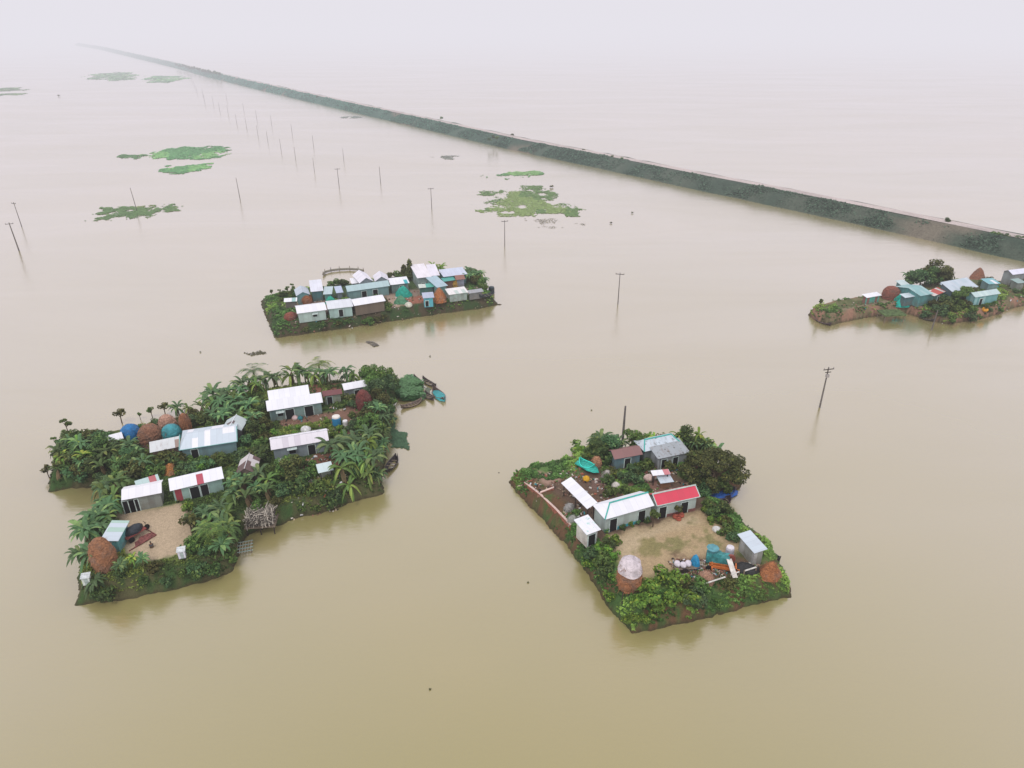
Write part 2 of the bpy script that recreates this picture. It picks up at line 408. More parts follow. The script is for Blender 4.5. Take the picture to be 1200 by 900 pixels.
# ------------------------------------------------------------------ embankment with road
def strip(name, path, prof, mat, cols, seg=6.0, jit=.25, seed=0, lo=0, hi=1e9):
    """prof: list of (offset across [m, + = away from viewer], z)"""
    pts = []
    for a, b in zip(path[:-1], path[1:]):
        n = max(1, int((b-a).length/seg))
        for i in range(n): pts.append(a.lerp(b, i/n))
    pts.append(path[-1]); n = len(pts); k = len(prof)
    V = np.zeros((n, k, 3)); C = np.zeros((n, k, 3))
    for i, p in enumerate(pts):
        d = pts[min(i+1, n-1)]-pts[max(i-1, 0)]; d.z = 0; d.normalize()
        nrm = Vector((-d.y, d.x, 0));
        if nrm.y < 0: nrm = -nrm
        for j, (off, z) in enumerate(prof):
            q = p+nrm*off; V[i, j] = (q.x, q.y, z)
    a = np.arange(n)[:, None]*np.ones((1, k)); b = np.arange(k)[None]*np.ones((n, 1))
    nz = fbm(V[..., 0]*.09, V[..., 1]*.09, seed)-.5
    edge = np.array([jit if 0 < j < k-1 else jit*1.5 for j in range(k)])
    V[..., 1] += nz*edge*4
    V[..., 2] += (fbm(V[..., 0]*.2, V[..., 1]*.2, seed+4)-.5)*jit*1.5
    m = smooth((fbm(V[..., 0]*.05, V[..., 1]*.12, seed+9)-.42)/.16)[..., None]
    C = np.array(cols[0])*(1-m)+np.array(cols[1])*m
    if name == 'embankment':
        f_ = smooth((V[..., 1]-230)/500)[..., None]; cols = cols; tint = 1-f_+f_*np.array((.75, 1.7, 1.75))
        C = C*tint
    if len(cols) > 2:
        m2 = smooth((fbm(V[..., 0]*.03, V[..., 1]*.06, seed+29)-.60)/.08)[..., None]; C = C*(1-m2)+np.array(cols[2])*m2
    I = np.arange(n*k).reshape(n, k)
    F = np.stack([I[:-1, :-1], I[1:, :-1], I[1:, 1:], I[:-1, 1:]], -1).reshape(-1, 4)
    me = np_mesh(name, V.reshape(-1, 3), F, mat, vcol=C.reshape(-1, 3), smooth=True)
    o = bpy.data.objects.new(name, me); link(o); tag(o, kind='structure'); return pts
EMB = [G(*q) for q in [(1420,356),(1200,307),(1000,262),(900,240),(800,219),(700,197),(600,176),(500,152),(400,128.5),(300,104.5),(240,89.5),(205,79.5),(150,66),(115,57.5),(88,53)]]
BANKM = vcol_mat('bank_grass', scale=.5, amt=.4, bumpd=.4)
prof = [(-.8, -.5), (0, .2), (1.3, 1.3), (2.8, 2.3), (4.2, 3.2), (5.6, 3.9), (6.3, 4.15), (12.6, 4.15), (14, 3.6), (17, 1.8), (20, -.5)]
strip('embankment', EMB, prof, BANKM, ((.042,.068,.046), (.068,.088,.062), (.15,.135,.10)), seed=5, jit=.5)
ROADM = vcol_mat('road_dirt', scale=.4, amt=.3, bumpd=.1)
strip('road', EMB, [(7.4, 4.27), (8.6, 4.36), (10.6, 4.36), (11.8, 4.27)], ROADM, ((.42,.37,.345), (.50,.44,.41)), jit=.05, seed=6)


# ------------------------------------------------------------------ leaf clouds
def leaf_cloud(name, centers, radii, n, size, cols, mat, flat=.5, seed=1, elong=1.6):
    """leaf clumps spread through overlapping lumps"""
    r = np.random.default_rng(seed)
    centers = np.array(centers, float); radii = np.array(radii, float)
    w_ = radii.prod(1)**(2/3); k = r.choice(len(centers), n, p=w_/w_.sum())
    d = r.normal(size=(n, 3)); d /= np.linalg.norm(d, axis=1)[:, None]
    rad = r.uniform(.55, 1.08, n)**.6
    p = centers[k]+d*radii[k]*rad[:, None]
    nr = d*np.array([1, 1, 1])+np.array([0, 0, flat])+r.normal(size=(n, 3))*.45
    nr /= np.linalg.norm(nr, axis=1)[:, None]
    a = np.cross(nr, r.normal(size=(n, 3))); a /= np.linalg.norm(a, axis=1)[:, None]; b = np.cross(nr, a)
    s = size*r.uniform(.55, 1.3, n)[:, None]
    V = np.stack([p-a*s*elong*.5, p-b*s*.5+a*s*.05, p+a*s*elong*.5-nr*s*.3, p+b*s*.5+a*s*.05], 1).reshape(-1, 3)
    F = np.arange(4*n).reshape(n, 4)
    c0, c1, c2 = [np.array(c) for c in cols]
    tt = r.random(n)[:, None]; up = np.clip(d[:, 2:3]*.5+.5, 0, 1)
    C = c0*(1-up)+c1*up; C = C*(1-(tt > .82)*.6)+c2*(tt > .82)*.6  # undersides of lumps darker, tops lighter: shade painted into the leaf colours
    C = C*r.uniform(.7, 1.25, n)[:, None]
    return np_mesh(name, V, F, mat, fcol=C)
DKG = ((0.026, 0.052, 0.017), (0.072, 0.138, 0.038), (0.174, 0.246, 0.058))
MDG = ((0.035, 0.07, 0.019), (0.101, 0.189, 0.043), (0.23, 0.324, 0.068))
BRG = ((0.046, 0.103, 0.018), (0.138, 0.276, 0.04), (0.31, 0.391, 0.057))
OLV = ((0.036, 0.045, 0.014), (0.105, 0.126, 0.034), (0.21, 0.21, 0.056))
BLG = ((0.026, 0.061, 0.026), (0.08, 0.167, 0.065), (0.189, 0.304, 0.102))

def lumps(seed, n, R, H, base):
    r = random.Random(seed); cs = []; rs = []
    for i in range(n):
        a = r.uniform(0, 6.28); q = R*math.sqrt(r.random())*.75
        s = r.uniform(.32, .55)*R
        cs.append((q*math.cos(a), q*math.sin(a), base+(H-base)*(r.uniform(.2, .85)-.25*(q/R)))); rs.append((s, s, s*.75))
    return cs, rs
def tree_mesh(seed, H, R, base, n, size, cols, nl=9, flat=.5):
    cs, rs = lumps(seed, nl, R, H, base)
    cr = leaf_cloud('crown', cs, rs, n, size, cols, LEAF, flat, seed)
    rr = random.Random(seed); mb = MB()
    th = base+(H-base)*.35
    mb.tube([(0, 0, -.3), (rr.uniform(-.1, .1), rr.uniform(-.1, .1), th*.5), (rr.uniform(-.2, .2), rr.uniform(-.2, .2), th)], [H*.035, H*.026, H*.018], 7)
    for c in cs[:6]: mb.tube([(0, 0, th*.6), (c[0]*.5, c[1]*.5, (th*.6+c[2])*.52), c], [H*.016, H*.011, H*.005], 5)
    me = bpy.data.meshes.new('trunk'); me.from_pydata(mb.v, [], mb.f); me.materials.append(BARK)
    return cr, me
def banana_mesh(seed, H, nleaf, cols, spread=1.0):
    r = random.Random(seed); v = []; f = []; c = []
    mb = MB(); nst = r.choice([1, 2, 2, 3])
    stems = [(r.uniform(-.5, .5)*(nst > 1), r.uniform(-.5, .5)*(nst > 1), H*r.uniform(.42, .55)) for _ in range(nst)]
    for sx, sy, sh in stems:
        mb.tube([(sx, sy, -.2), (sx*1.1, sy*1.1, sh*.5), (sx*1.2, sy*1.2, sh)], [.15, .12, .07], 6)
        for i in range(int(nleaf*1.5)//nst+2):
            a = i*2.4+r.uniform(-.3, .3); L = H*r.uniform(.40, .60)*spread; up = r.uniform(.55, 1.5); wd = L*r.uniform(.085, .125)
            n = 6; dx, dy = math.cos(a), math.sin(a); b0 = len(v); dead = r.random() < .1
            col = cols[2] if r.random() < .2 else cols[1]
            if dead: col = (.14, .11, .05)
            tw = r.uniform(-.25, .25)
            for k in range(n+1):
                t_ = k/n; rr_ = L*(t_*.95)*(1-.12*t_); zz = sh+L*(up*t_*.9-1.05*t_*t_*(.7+.35/up))
                if dead: zz = sh-L*.8*t_; rr_ = L*.35*t_
                wk = wd*math.sin(math.pi*min(1, .08+t_*.92))**.6*(1 if k else .25)
                cx, cy = sx*1.2+dx*rr_, sy*1.2+dy*rr_
                for q in (-1, 0, 1):
                    v.append((cx-dy*wk*q, cy+dx*wk*q, zz-abs(q)*wk*.35+tw*q*wk))
            for k in range(n):
                for q in (0, 1):
                    i0 = b0+k*3+q; f.append((i0, i0+1, i0+4, i0+3))
                    sh_ = r.uniform(.75, 1.2); c.append([x*sh_ for x in col])
    lv = np_mesh('leaves', np.array(v), np.array(f), LEAFB, fcol=np.array(c))
    me = bpy.data.meshes.new('stem'); me.from_pydata(mb.v, [], mb.f); me.materials.append(STEM)
    return lv, me
def palm_mesh(seed, H, L, cols):
    """feathery date-palm like crown"""
    r = random.Random(seed); v = []; f = []; c = []
    for i in range(22):
        a = i*2.4; up = r.uniform(-.1, 1.2); LL = L*r.uniform(.8, 1.1); dx, dy = math.cos(a), math.sin(a)
        for k in range(14):
            t_ = (k+1)/14; rr = LL*t_*.9; z = H+LL*(up*t_*.8-.9*t_*t_)
            for q in (-1, 1):
                l = LL*.22*(1-abs(t_-.45)); b0 = len(v); cx, cy = dx*rr, dy*rr
                ex, ey = dx*l*.6-dy*l*q, dy*l*.6+dx*l*q
                v += [(cx, cy, z), (cx+dx*.07, cy+dy*.07, z), (cx+ex+dx*.03, cy+ey+dy*.03, z-l*.4), (cx+ex, cy+ey, z-l*.42)]
                f.append((b0, b0+1, b0+2, b0+3)); s = r.uniform(.7, 1.3); c.append([x*s for x in cols[1 if r.random() < .8 else 2]])
    cr = np_mesh('crown', np.array(v), np.array(f), LEAFB, fcol=np.array(c))
    mb = MB().tube([(0, 0, -.3), (.05, 0, H*.5), (0, 0, H+.1)], [.17, .14, .12], 7)
    me = bpy.data.meshes.new('trunk'); me.from_pydata(mb.v, [], mb.f); me.materials.append(BARK)
    return cr, me
LIB = {
 'banana': [banana_mesh(s, 4.0, n, c, sp) for s, n, c, sp in [(1, 12, BLG, 1), (2, 10, MDG, 1), (3, 14, BLG, 1.1), (4, 11, DKG, 1.05), (5, 12, BLG, .95)]],
 'bright_banana': [banana_mesh(s, 4.0, 11, BRG, 1) for s in (8, 9)],
 'bush': [tree_mesh(20+i, 1.9, 1.35, .15, 420, .26, c, 8) for i, c in enumerate([DKG, MDG, OLV, MDG, BLG])],
 'bright_bush': [tree_mesh(30+i, 1.5, 1.2, .1, 360, .24, BRG, 7) for i in range(2)],
 'tree': [tree_mesh(40+i, 5.0, 2.3, 1.5, 1300, .30, c, 11) for i, c in enumerate([DKG, MDG, BLG, OLV])],
 'sapling': [tree_mesh(50+i, 2.6, .9, 1.2, 180, .24, c, 4) for i, c in enumerate([MDG, OLV])],
 'palm': [palm_mesh(60+i, 2.6, 2.5, c) for i, c in enumerate([BLG, MDG])],
}
PN = {'banana': 'banana_plant', 'bright_banana': 'banana_plant', 'bush': 'bush', 'bright_bush': 'bush', 'tree': 'tree', 'sapling': 'sapling', 'palm': 'palm_tree'}
CATS = {'banana': 'banana plant', 'bright_banana': 'banana plant', 'bush': 'bush', 'bright_bush': 'bush', 'tree': 'tree', 'sapling': 'sapling', 'palm': 'palm tree'}
NPL = [0]
def plant(kind, loc, s, label, group=None, var=None, sxy=1.0):
    if 'banana' in kind: s *= .86
    a, b = LIB[kind][random.randrange(len(LIB[kind])) if var is None else var % len(LIB[kind])]
    e = empty(PN[kind], loc, random.uniform(0, 6.28), label, CATS[kind], group)
    e.scale = (s*sxy, s*sxy, s)
    for me in (a, b):
        o = bpy.data.objects.new(me.name.split('.')[0], me); link(o, e)
    NPL[0] += 1
    return e
HOUSE_FOOT = []   # (key, poly world) to keep plants out of houses
def free(x, y, pad=.3):
    for pl in HOUSE_FOOT:
        if sdist(np.array([x]), np.array([y]), pl)[0] > -pad: return False
    return True
def grove(key, kind, poly_px, n, smin, smax, label, mind=1.5, sxy=1.0, avoid=True):
    """n plants of a kind rooted inside a photo-pixel polygon (ground positions)"""
    q = [G(x, y, ISL[key]['zt']) for x, y in poly_px]
    xs = [p.x for p in q]; ys = [p.y for p in q]; got = []; tries = 0
    while len(got) < n and tries < n*60:
        tries += 1; x = random.uniform(min(xs), max(xs)); y = random.uniform(min(ys), max(ys))
        if sdist(np.array([x]), np.array([y]), q)[0] < 0: continue
        z, d = surf(key, x, y)
        if d < .2 or any((x-a)**2+(y-b)**2 < mind**2 for a, b in got): continue
        if avoid and not free(x, y): continue
        got.append((x, y)); plant(kind, (x, y, float(z)-.05), random.uniform(smin, smax), label, label if n > 1 else None, sxy=sxy)

def cover(key, polys, n, size, cols, name, seed, hmax=.35, bt=.53, bz=.7, bank=True, bankonly=False, excl=()):
    """low growth nobody could count: leaves over ground and bank"""
    r = np.random.default_rng(seed); I = ISL[key]
    zx = I['Z'].shape; X = I['X0']+r.random(n*6)*zx[1]*I['step']; Y = I['Y0']+r.random(n*6)*zx[0]*I['step']
    Z, D = surf(key, X, Y); ok = (D > .25) & (Z > .15)
    m = np.zeros(len(X), bool)
    for p in polys: m |= sdist(X, Y, [G(a, b, I['zt']) for a, b in p])+(fbm(X*.5, Y*.5, seed+7)-.5)*3.5 > .4
    if bank:
        bk = (D < I['slope']*1.25) & (fbm(X*.28, Y*.28, seed+2) > bt) & (Z > bz)
        m = (m | bk) if not bankonly else bk
    m &= D > -9
    for p in excl: m &= sdist(X, Y, [G(a, b, I['zt']) for a, b in p]) < .1
    clump = fbm(X*.9, Y*.9, seed+1); ok &= m & (clump > .40)
    X, Y, Z, clump = X[ok][:n], Y[ok][:n], Z[ok][:n], clump[ok][:n]; n = len(X)
    h = (clump-.38)*hmax*4*r.random(n); p = np.stack([X, Y, Z+h], 1)
    nr = r.normal(size=(n, 3))*.5+np.array([0, -.15, 1]); nr /= np.linalg.norm(nr, axis=1)[:, None]
    a = np.cross(nr, r.normal(size=(n, 3))); a /= np.linalg.norm(a, axis=1)[:, None]; b = np.cross(nr, a)
    s = size*r.uniform(.5, 1.3, n)[:, None]
    V = np.stack([p-a*s*.8, p-b*s*.45, p+a*s*.8, p+b*s*.45], 1).reshape(-1, 3)
    c0, c1, c2 = [np.array(c) for c in cols]; tone = fbm(X*.2, Y*.2, seed+5)[:, None]
    up = np.clip(h/hmax, 0, 1)[:, None]; C = c0*(1-up)+c1*up  # low leaves darker, high ones lighter: painted shade within the growth
    C = C*(1-np.clip((tone-.5)*5, 0, .8))+c2*np.clip((tone-.5)*5, 0, .8); C = C*r.uniform(.6, 1.7, n)[:, None]
    me = np_mesh(name, V, np.arange(4*n).reshape(n, 4), LEAF, fcol=C)
    o = bpy.data.objects.new(name, me); link(o); return o
# ------------------------------------------------------------------ houses
WHT = (.80, .82, .86); BWH = (.56, .65, .71); TEALR = (.36, .50, .52); REDR = (.62, .045, .085); MAR = (.17, .055, .055); BRN = (.24, .12, .11)
W_PALE = (.46, .56, .53); W_GREY = (.24, .28, .30); W_TEAL = (.12, .34, .33); W_DIM = (.16, .20, .20); TEALC = (.06, .42, .36); W_WHITE = (.62, .62, .58)
def slab(mb, q, th=.05):
    q = [Vector(p) for p in q]; n = (q[1]-q[0]).cross(q[2]-q[0]).normalized()
    if n.z < 0: q.reverse(); n = -n
    k = len(q); vs = q+[p-n*th for p in q]
    mb.add(vs, [tuple(range(k)), tuple(range(2*k-1, k-1, -1))]+[(i, (i+1) % k+k if False else i+k, (i+1) % k+k, (i+1) % k) for i in range(k)])
def frame(key, L, R, B, hw, zb):
    a = G(*L, zb+hw); b = G(*R, zb+hw); d = (b-a); d.z = 0; ln = d.length; d.normalize(); n = Vector((-d.y, d.x, 0))
    return a, d, n, ln
def house(key, L, R, B, hw, rise, label, rm, wm, kind='gable', hip=(0, 0), o=.3, doors=(), wins=(), cap=None, opened=False, name='house', cat='house', base=None, verge=None, dmat=None, group=None, wmat2=None, z0=None):
    zb = ISL[key]['zt']-.05 if z0 is None else z0
    a, d, n, ln = frame(key, L, R, B, hw, zb)
    if isinstance(B, (int, float)): dep = B
    else:
        pb = G(*B, zb+hw+rise); dep = abs((pb-a).dot(n)); dep = dep*2 if kind == 'gable' else dep
    if kind == 'gablev':
        a2 = a+n*dep; d2 = -n; ln, dep = dep, ln; a, d, n = a2, d2, d.copy()
    rz = math.atan2(d.y, d.x); root = empty(name, (a.x, a.y, zb), rz, label, cat, group)
    HOUSE_FOOT.append([a, a+d*ln, a+d*ln+n*dep, a+n*dep])
    hz_ = hw+rise; hl, hr = hip; m = dep/2
    rb = MB()
    if kind == 'shed':
        slab(rb, [(0, 0, hw), (ln, 0, hw), (ln, dep, hz_), (0, dep, hz_)])
    else:
        slab(rb, [(0, 0, hw), (ln, 0, hw), (ln-hr, m, hz_), (hl, m, hz_)])
        slab(rb, [(0, dep, hw), (ln, dep, hw), (ln-hr, m, hz_), (hl, m, hz_)])
        if hl: slab(rb, [(0, 0, hw), (hl, m, hz_), (0, dep, hw)])
        if hr: slab(rb, [(ln, 0, hw), (ln, dep, hw), (ln-hr, m, hz_)])
    rb.build('roof', rm, root)
    if cap is not None:
        cb = MB(); cm = plain(cap, .6, .2)
        if kind == 'shed': cb.tube([(0, dep, hz_+.03), (ln, dep, hz_+.03)], .09, 5)
        else:
            cb.tube([(hl-.05, m, hz_+.03), (ln-hr+.05, m, hz_+.03)], .11 if kind != 'gablev' else .06, 5)
            for hx, ex in ((hl, 0), (ln-hr, ln)):
                if abs(hx-ex) > .01:
                    cb.tube([(hx, m, hz_+.03), (ex, 0, hw+.03)], .09, 5)
        cb.build('ridge_cap', cm, root)
    if verge is not None:
        vb = MB(); cm = plain(verge, .6, .2)
        for x in (0, ln): vb.tube([(x, 0, hw+.02), (x, m if kind != 'shed' else dep, hz_+.02)], .07, 4)
        vb.tube([(0, 0, hw+.0), (ln, 0, hw+.0)], .06, 4)
        vb.build('verge', cm, root)
    ss = rise/m if kind != 'shed' else rise/dep
    if opened:
        k = max(2, int(ln/2.6)+1)
        for i in range(k):
            for y in (o, dep-o):
                x = o+(ln-2*o)*i/(k-1); zt_ = hw+(ss*(y if kind == 'shed' or y < m else dep-y))-.06
                MB().tube([(x, y, -.1), (x, y, zt_)], .07, 5).build('post', DARKWOOD, root)
        if wm is not None:
            MB().box((ln/2, dep-o-.1, hw*.4), (ln-2*o, .05, hw*.8)).build('back_wall', wm, root)
    else:
        z1 = hw+ss*o-.07; xa, xb, ya, yb = o, ln-o, o, dep-o; wb = MB()
        if kind == 'shed':
            z2 = hw+ss*(dep-o)-.07
            wb.add([(xa, ya, -.2), (xb, ya, -.2), (xb, yb, -.2), (xa, yb, -.2), (xa, ya, z1), (xb, ya, z1), (xb, yb, z2), (xa, yb, z2)],
                   [(0, 1, 5, 4), (1, 2, 6, 5), (2, 3, 7, 6), (3, 0, 4, 7)])
        else:
            zp = hz_-.08
            wb.add([(xa, ya, -.2), (xb, ya, -.2), (xb, yb, -.2), (xa, yb, -.2), (xa, ya, z1), (xb, ya, z1), (xb, yb, z1), (xa, yb, z1)],
                   [(0, 1, 5, 4), (1, 2, 6, 5), (2, 3, 7, 6), (3, 0, 4, 7)])
            for x, h in ((xa, hl), (xb, hr)):
                if not h: wb.add([(x, ya, z1), (x, yb, z1), (x, m, zp)], [(0, 1, 2)])
        wb.build('wall', wm, root)
        if base is not None:
            MB().box(((xa+xb)/2, ya-.02, .22), (xb-xa+.05, .06, .5)).build('plinth', plain(base, .7, .3), root)
        for dd in doors:
            u, wd, ht = dd[0], dd[1], dd[2]; dc = dd[3] if len(dd) > 3 else None; x = xa+(xb-xa)*u
            D = MB().box((x, ya-.03, ht/2), (wd, .05, ht)).build('door', DARK if dc is None else plain(dc, .7), root)  # black panel painted as the shade inside an open doorway
            fb = MB(); fc = plain(tuple(min(.8, q*1.2) for q in (W_PALE)), .7)
            for sx in (-1, 1): fb.box((x+sx*(wd/2+.05), ya-.045, ht/2), (.1, .09, ht))
            fb.box((x, ya-.045, ht+.05), (wd+.2, .09, .1)); fb.build('door_frame', fc, D)
        for ww in wins:
            u, zc, wd, ht = ww[:4]; x = xa+(xb-xa)*u
            Wn = MB().box((x, ya-.03, zc), (wd, .05, ht)).build('window', DARK, root)  # black panel stands in for the shaded inside of the opening
            sb = MB().box((x, ya-.25, zc+ht/2+.12), (wd+.5, .5, .04), 0, (.35, 0)); sb.build('awning', plain((.5, .6, .58), .6), Wn)
    return root

# --- front right island
house('R', (709,609), (767,592.5), (707,591.5), 2.4, .9, 'long white-roofed house with turquoise ridge and planter boxes, left half of the joined row', roof_mat(WHT, rust=.06), wall_mat(W_PALE, dirt=.25), hip=(1.6, 0), cap=TEALC, doors=[(.17, 1.0, 1.9), (.80, 1.0, 1.9)], base=(.05, .36, .42))
house('R', (770,593), (820.5,582), (775,577), 2.4, .9, 'house with bright red sheet roof joined to the white-roofed house', roof_mat(REDR, rust=.05), wall_mat(W_PALE, dirt=.25), hip=(0, 0), cap=(.45, .55, .50), verge=(.5, .62, .58), doors=[(.14, 1.0, 1.8), (.70, 1.0, 1.8)], base=(.22, .10, .09))
house('R', (657.5,566), (688,596.5), (672.5,562), 2.2, .5, 'open-sided cattle shed with long pale sheet roof on posts', roof_mat(WHT, rust=.15), None, kind='shed', opened=True, name='cattle_shed', cat='shed')
house('R', (687.5,627), (704.5,620.5), (675,608), 2.1, .35, 'small white-roofed hut with dark doorway beside the brick terraces', roof_mat(WHT, blot=(.45, .66, .62), rust=.1), wall_mat((.60, .60, .56)), kind='shed', doors=[(.45, 1.0, 1.6)], name='hut', cat='hut')
house('R', (720,538.5), (753.5,532.5), (719,527.5), 2.0, .7, 'low house with dull brown sheet roof in front of the banana trees', roof_mat(BRN, rust=.2), wall_mat((.14, .26, .30)), doors=[(.5, .9, 1.6)])
house('R', (755,529.5), (799,520), (757,515), 2.3, .9, 'house with pale roof mottled with rust and turquoise hips', roof_mat(BWH, rust=.5, blot=(.26, .32, .34)), wall_mat(W_DIM), hip=(.9, .9), cap=TEALC, doors=[(.3, .9, 1.7)])
house('R', (771,538), (809,530), 3.2, 2.1, .6, 'grey patched lean-to house half hidden behind shrubs', roof_mat((.34, .38, .40), rust=.7, blot=(.14, .14, .13)), wall_mat((.36, .40, .41), (.2, .22, .23), .5), kind='shed', doors=[(.2, .8, 1.6), (.6, .8, 1.6)], name='lean_to', cat='lean-to')
house('R', (765,557.5), (786,555.5), (762,551.5), 1.9, .15, 'tiny open shelter with white and pink sheet on four posts', roof_mat(WHT, (.55, .2, .22), .3), None, kind='shed', opened=True, name='shelter', cat='shelter')
house('R', (774,566.5), (790,564.5), (773,557.5), 1.2, .15, 'low pen with pale blue sheet roof and straw inside', roof_mat(BWH, rust=.2), wall_mat((.35, .16, .08)), kind='shed', opened=False, name='animal_pen', cat='pen')
house('R', (864,626), (884,648.5), (882,624), 2.3, .25, 'narrow grey shed with flat pale roof at the right water edge', roof_mat(BWH, rust=.15), wall_mat((.30, .32, .28), (.42, .44, .42), .4), kind='shed', name='shed', cat='shed')
# --- left island
h1 = house('L', (313,482), (378.5,471.5), (311,470), 2.2, .9, 'widest white-roofed house with a stepped rear roof at the back of the left island', roof_mat(WHT, rust=.08), wall_mat((.22, .34, .32), (.12, .2, .2), .3), doors=[(.38, 1.3, 1.8), (.75, 1.3, 1.8)], wins=[(.2, 1.2, .8, .7)])
house('L', (315,469.5), (363,462), (313,458), 2.7, 1.1, 'rear white-roofed room standing behind the widest white house', roof_mat(WHT, rust=.05), wall_mat(W_GREY), kind='shed')
house('L', (378,464.5), (401,461.5), (379,458), 1.9, .5, 'small house with dark maroon sheet roof', roof_mat(MAR, rust=.1), wall_mat((.30, .36, .28), (.2, .22, .15), .4), doors=[(.3, .8, 1.5)])
house('L', (403,457.5), (433,452), (400.5,450), 2.0, .6, 'white-roofed cottage beside the dark red haystack', roof_mat(WHT, rust=.1), wall_mat(W_GREY), doors=[(.5, .8, 1.5)])
house('L', (317.5,527.5), (385.5,516), (316,514.5), 2.1, .8, 'central long grey house with pinkish white roof and two awninged openings', roof_mat((.72,.70,.74), (.60,.57,.62), .35, rust=.1), wall_mat((.26,.32,.35), dirt=.2), wins=[(.34, 1.2, .9, .8)], doors=[(.70, 1.0, 1.7)], cap=WHT)
house('L', (210,527.8), (278,517.3), (219,508.5), 2.1, .9, 'pale blue-roofed house with one newer white roof section at its right', roof_mat(BWH, WHT, .25, rust=.1), wall_mat((.20, .34, .36), dirt=.3), hip=(.9, 0), doors=[(.22, .9, 1.7)], verge=(.2, .45, .42))
house('L', (175.5,530.5), (212,523), (174.5,518), 1.9, .35, 'low annex with streaked whitish roof among shrubs', roof_mat((.62,.66,.66), (.3,.22,.18), .15, rust=.5), wall_mat((.3, .2, .17)), kind='shed', name='annex', cat='annex')
house('L', (258,505), (283,504.5), (271,486), 1.8, .9, 'small steep gabled shed striped teal and white behind the blue-roofed house', roof_mat((.50,.58,.58), (.13,.10,.10), .35, rust=.3), wall_mat((.2,.2,.2)), kind='gablev', cap=WHT, name='shed', cat='shed')
house('L', (275.5,557), (300,555), (288,531.5), 1.9, 1.0, 'steep gabled shed with brown and white striped roof among banana plants', roof_mat((.58,.55,.54), (.12,.07,.06), .45, rust=.3), wall_mat((.2,.15,.13)), kind='gablev', cap=(.6, .6, .6), name='shed', cat='shed')
house('L', (142,586.5), (189.5,577.5), (141,574.2), 2.3, .6, 'white-roofed grey house with open porch on the left of the sandy yard', roof_mat((.80,.81,.84), rust=.03), wall_mat((.28,.32,.29), (.22,.25,.23), .4), doors=[(.08, 1.3, 1.9), (.22, 1.1, 1.9)])
house('L', (160,571.5), (187.5,563), (163,562), 2.3, .5, 'faded red and teal sheet annex behind the white-roofed grey house', roof_mat((.45,.60,.58), (.42,.12,.13), .35, rust=.2), wall_mat(W_TEAL), kind='shed', name='annex', cat='annex')
house('L', (199,575.5), (262.5,560.5), (197,561), 2.3, .5, 'long narrow white-roofed house with red-striped sheets at its left end', roof_mat(WHT, (.42, .06, .09), .17, rust=.05), wall_mat((.33,.50,.45), (.32,.05,.07), .35, dirt=.25), kind='shed', doors=[(.42, 1.1, 1.9), (.62, .9, 1.9)])
house('L', (138.5,634), (152,610), (118,631.5), 2.2, .25, 'blue-green flat-roofed shed next to the orange haystack', roof_mat(BWH, (.40,.58,.50), .3, rust=.1), wall_mat((.10,.34,.35)), kind='shed', name='shed', cat='shed')
house('L', (373,554.5), (391,550.5), (371,544), 2.0, .3, 'little pale teal roofed stall on the right part of the left island', roof_mat((.56,.68,.68), rust=.1), wall_mat((.3,.35,.3)), kind='shed', opened=True, name='stall', cat='shed')
house('L', (126,519), (145,514), (125,510.5), 1.5, .3, 'low white sheet shelter next to the blue covered haystack', roof_mat(WHT, rust=.1), wall_mat((.1,.1,.1)), kind='shed', name='shelter', cat='shelter', opened=True)
for (px, py, lab, c) in [(104, 686, 'white outhouse on stilts at the lower left corner of the left island', (.62,.68,.64)), (215, 655, 'small white latrine on a scaffold of poles over the front bank', (.68,.68,.75))]:
    p = P('L', px, py); r = empty('outhouse', p, .3, lab, 'outhouse'); r.scale = (.62, .62, .62); HOUSE_FOOT.append([p+Vector(q) for q in ((-.8,-.8,0),(.8,-.8,0),(.8,.8,0),(-.8,.8,0))])
    MB().box((0, 0, 1.45), (1.25, 1.2, 1.7)).build('cabin', plain(c, .7, .2), r); sb = MB(); slab(sb, [(-.8, -.75, 2.34), (.8, -.75, 2.34), (.8, .75, 2.5), (-.8, .75, 2.5)]); sb.build('roof', plain((.6,.65,.65)), r)
    MB().box((.05, -.62, 1.35), (.6, .05, 1.4)).build('door', plain((.35,.42,.40)), r)
    for sx in (-.55, .55):
        for sy in (-.5, .5): MB().tube([(sx, sy, -1.2), (sx, sy, .6)], .06, 5).build('post', WOOD, r)
# --- far middle island
T = lambda *a, **k: house('T', *a, **k)
T((348,367.5), (383,363), (348,359), 2.1, .7, 'leftmost of the three front houses, bright white roof over pale teal wall', roof_mat(WHT, rust=.03), wall_mat((.42,.56,.52), dirt=.2), wins=[(.6, 1.1, .8, .6)])
T((384,362.5), (414,359), (382.5,354), 2.1, .7, 'middle one of the three front houses, white roof and teal wall', roof_mat((.68,.72,.76), rust=.03), wall_mat((.36,.52,.49), dirt=.2), doors=[(.5, .9, 1.6)])
T((415,358.5), (452,352.5), (413,351), 2.2, .7, 'rightmost of the three front houses, white roof over a dark brown wall', roof_mat(WHT, rust=.06), wall_mat((.16,.13,.10)))
T((407,342), (457,335), (402,335.5), 2.3, .9, 'long low teal house stretching behind the three front houses', roof_mat((.40,.55,.56), rust=.06), wall_mat((.20,.36,.36), dirt=.3), doors=[(.38, 1.1, 1.8), (.66, 1.1, 1.8)])
T((421,332), (438,329.5), (429,315), 3.0, 1.1, 'tall white gabled house behind the long teal house', roof_mat((.76,.76,.82)), wall_mat(W_GREY), kind='gablev')
T((439,330), (456,328.5), (447,317), 2.7, 1.1, 'white gabled house with a red spot on its roof', roof_mat((.72,.72,.78), (.70,.68,.74), .4), wall_mat(W_GREY), kind='gablev')
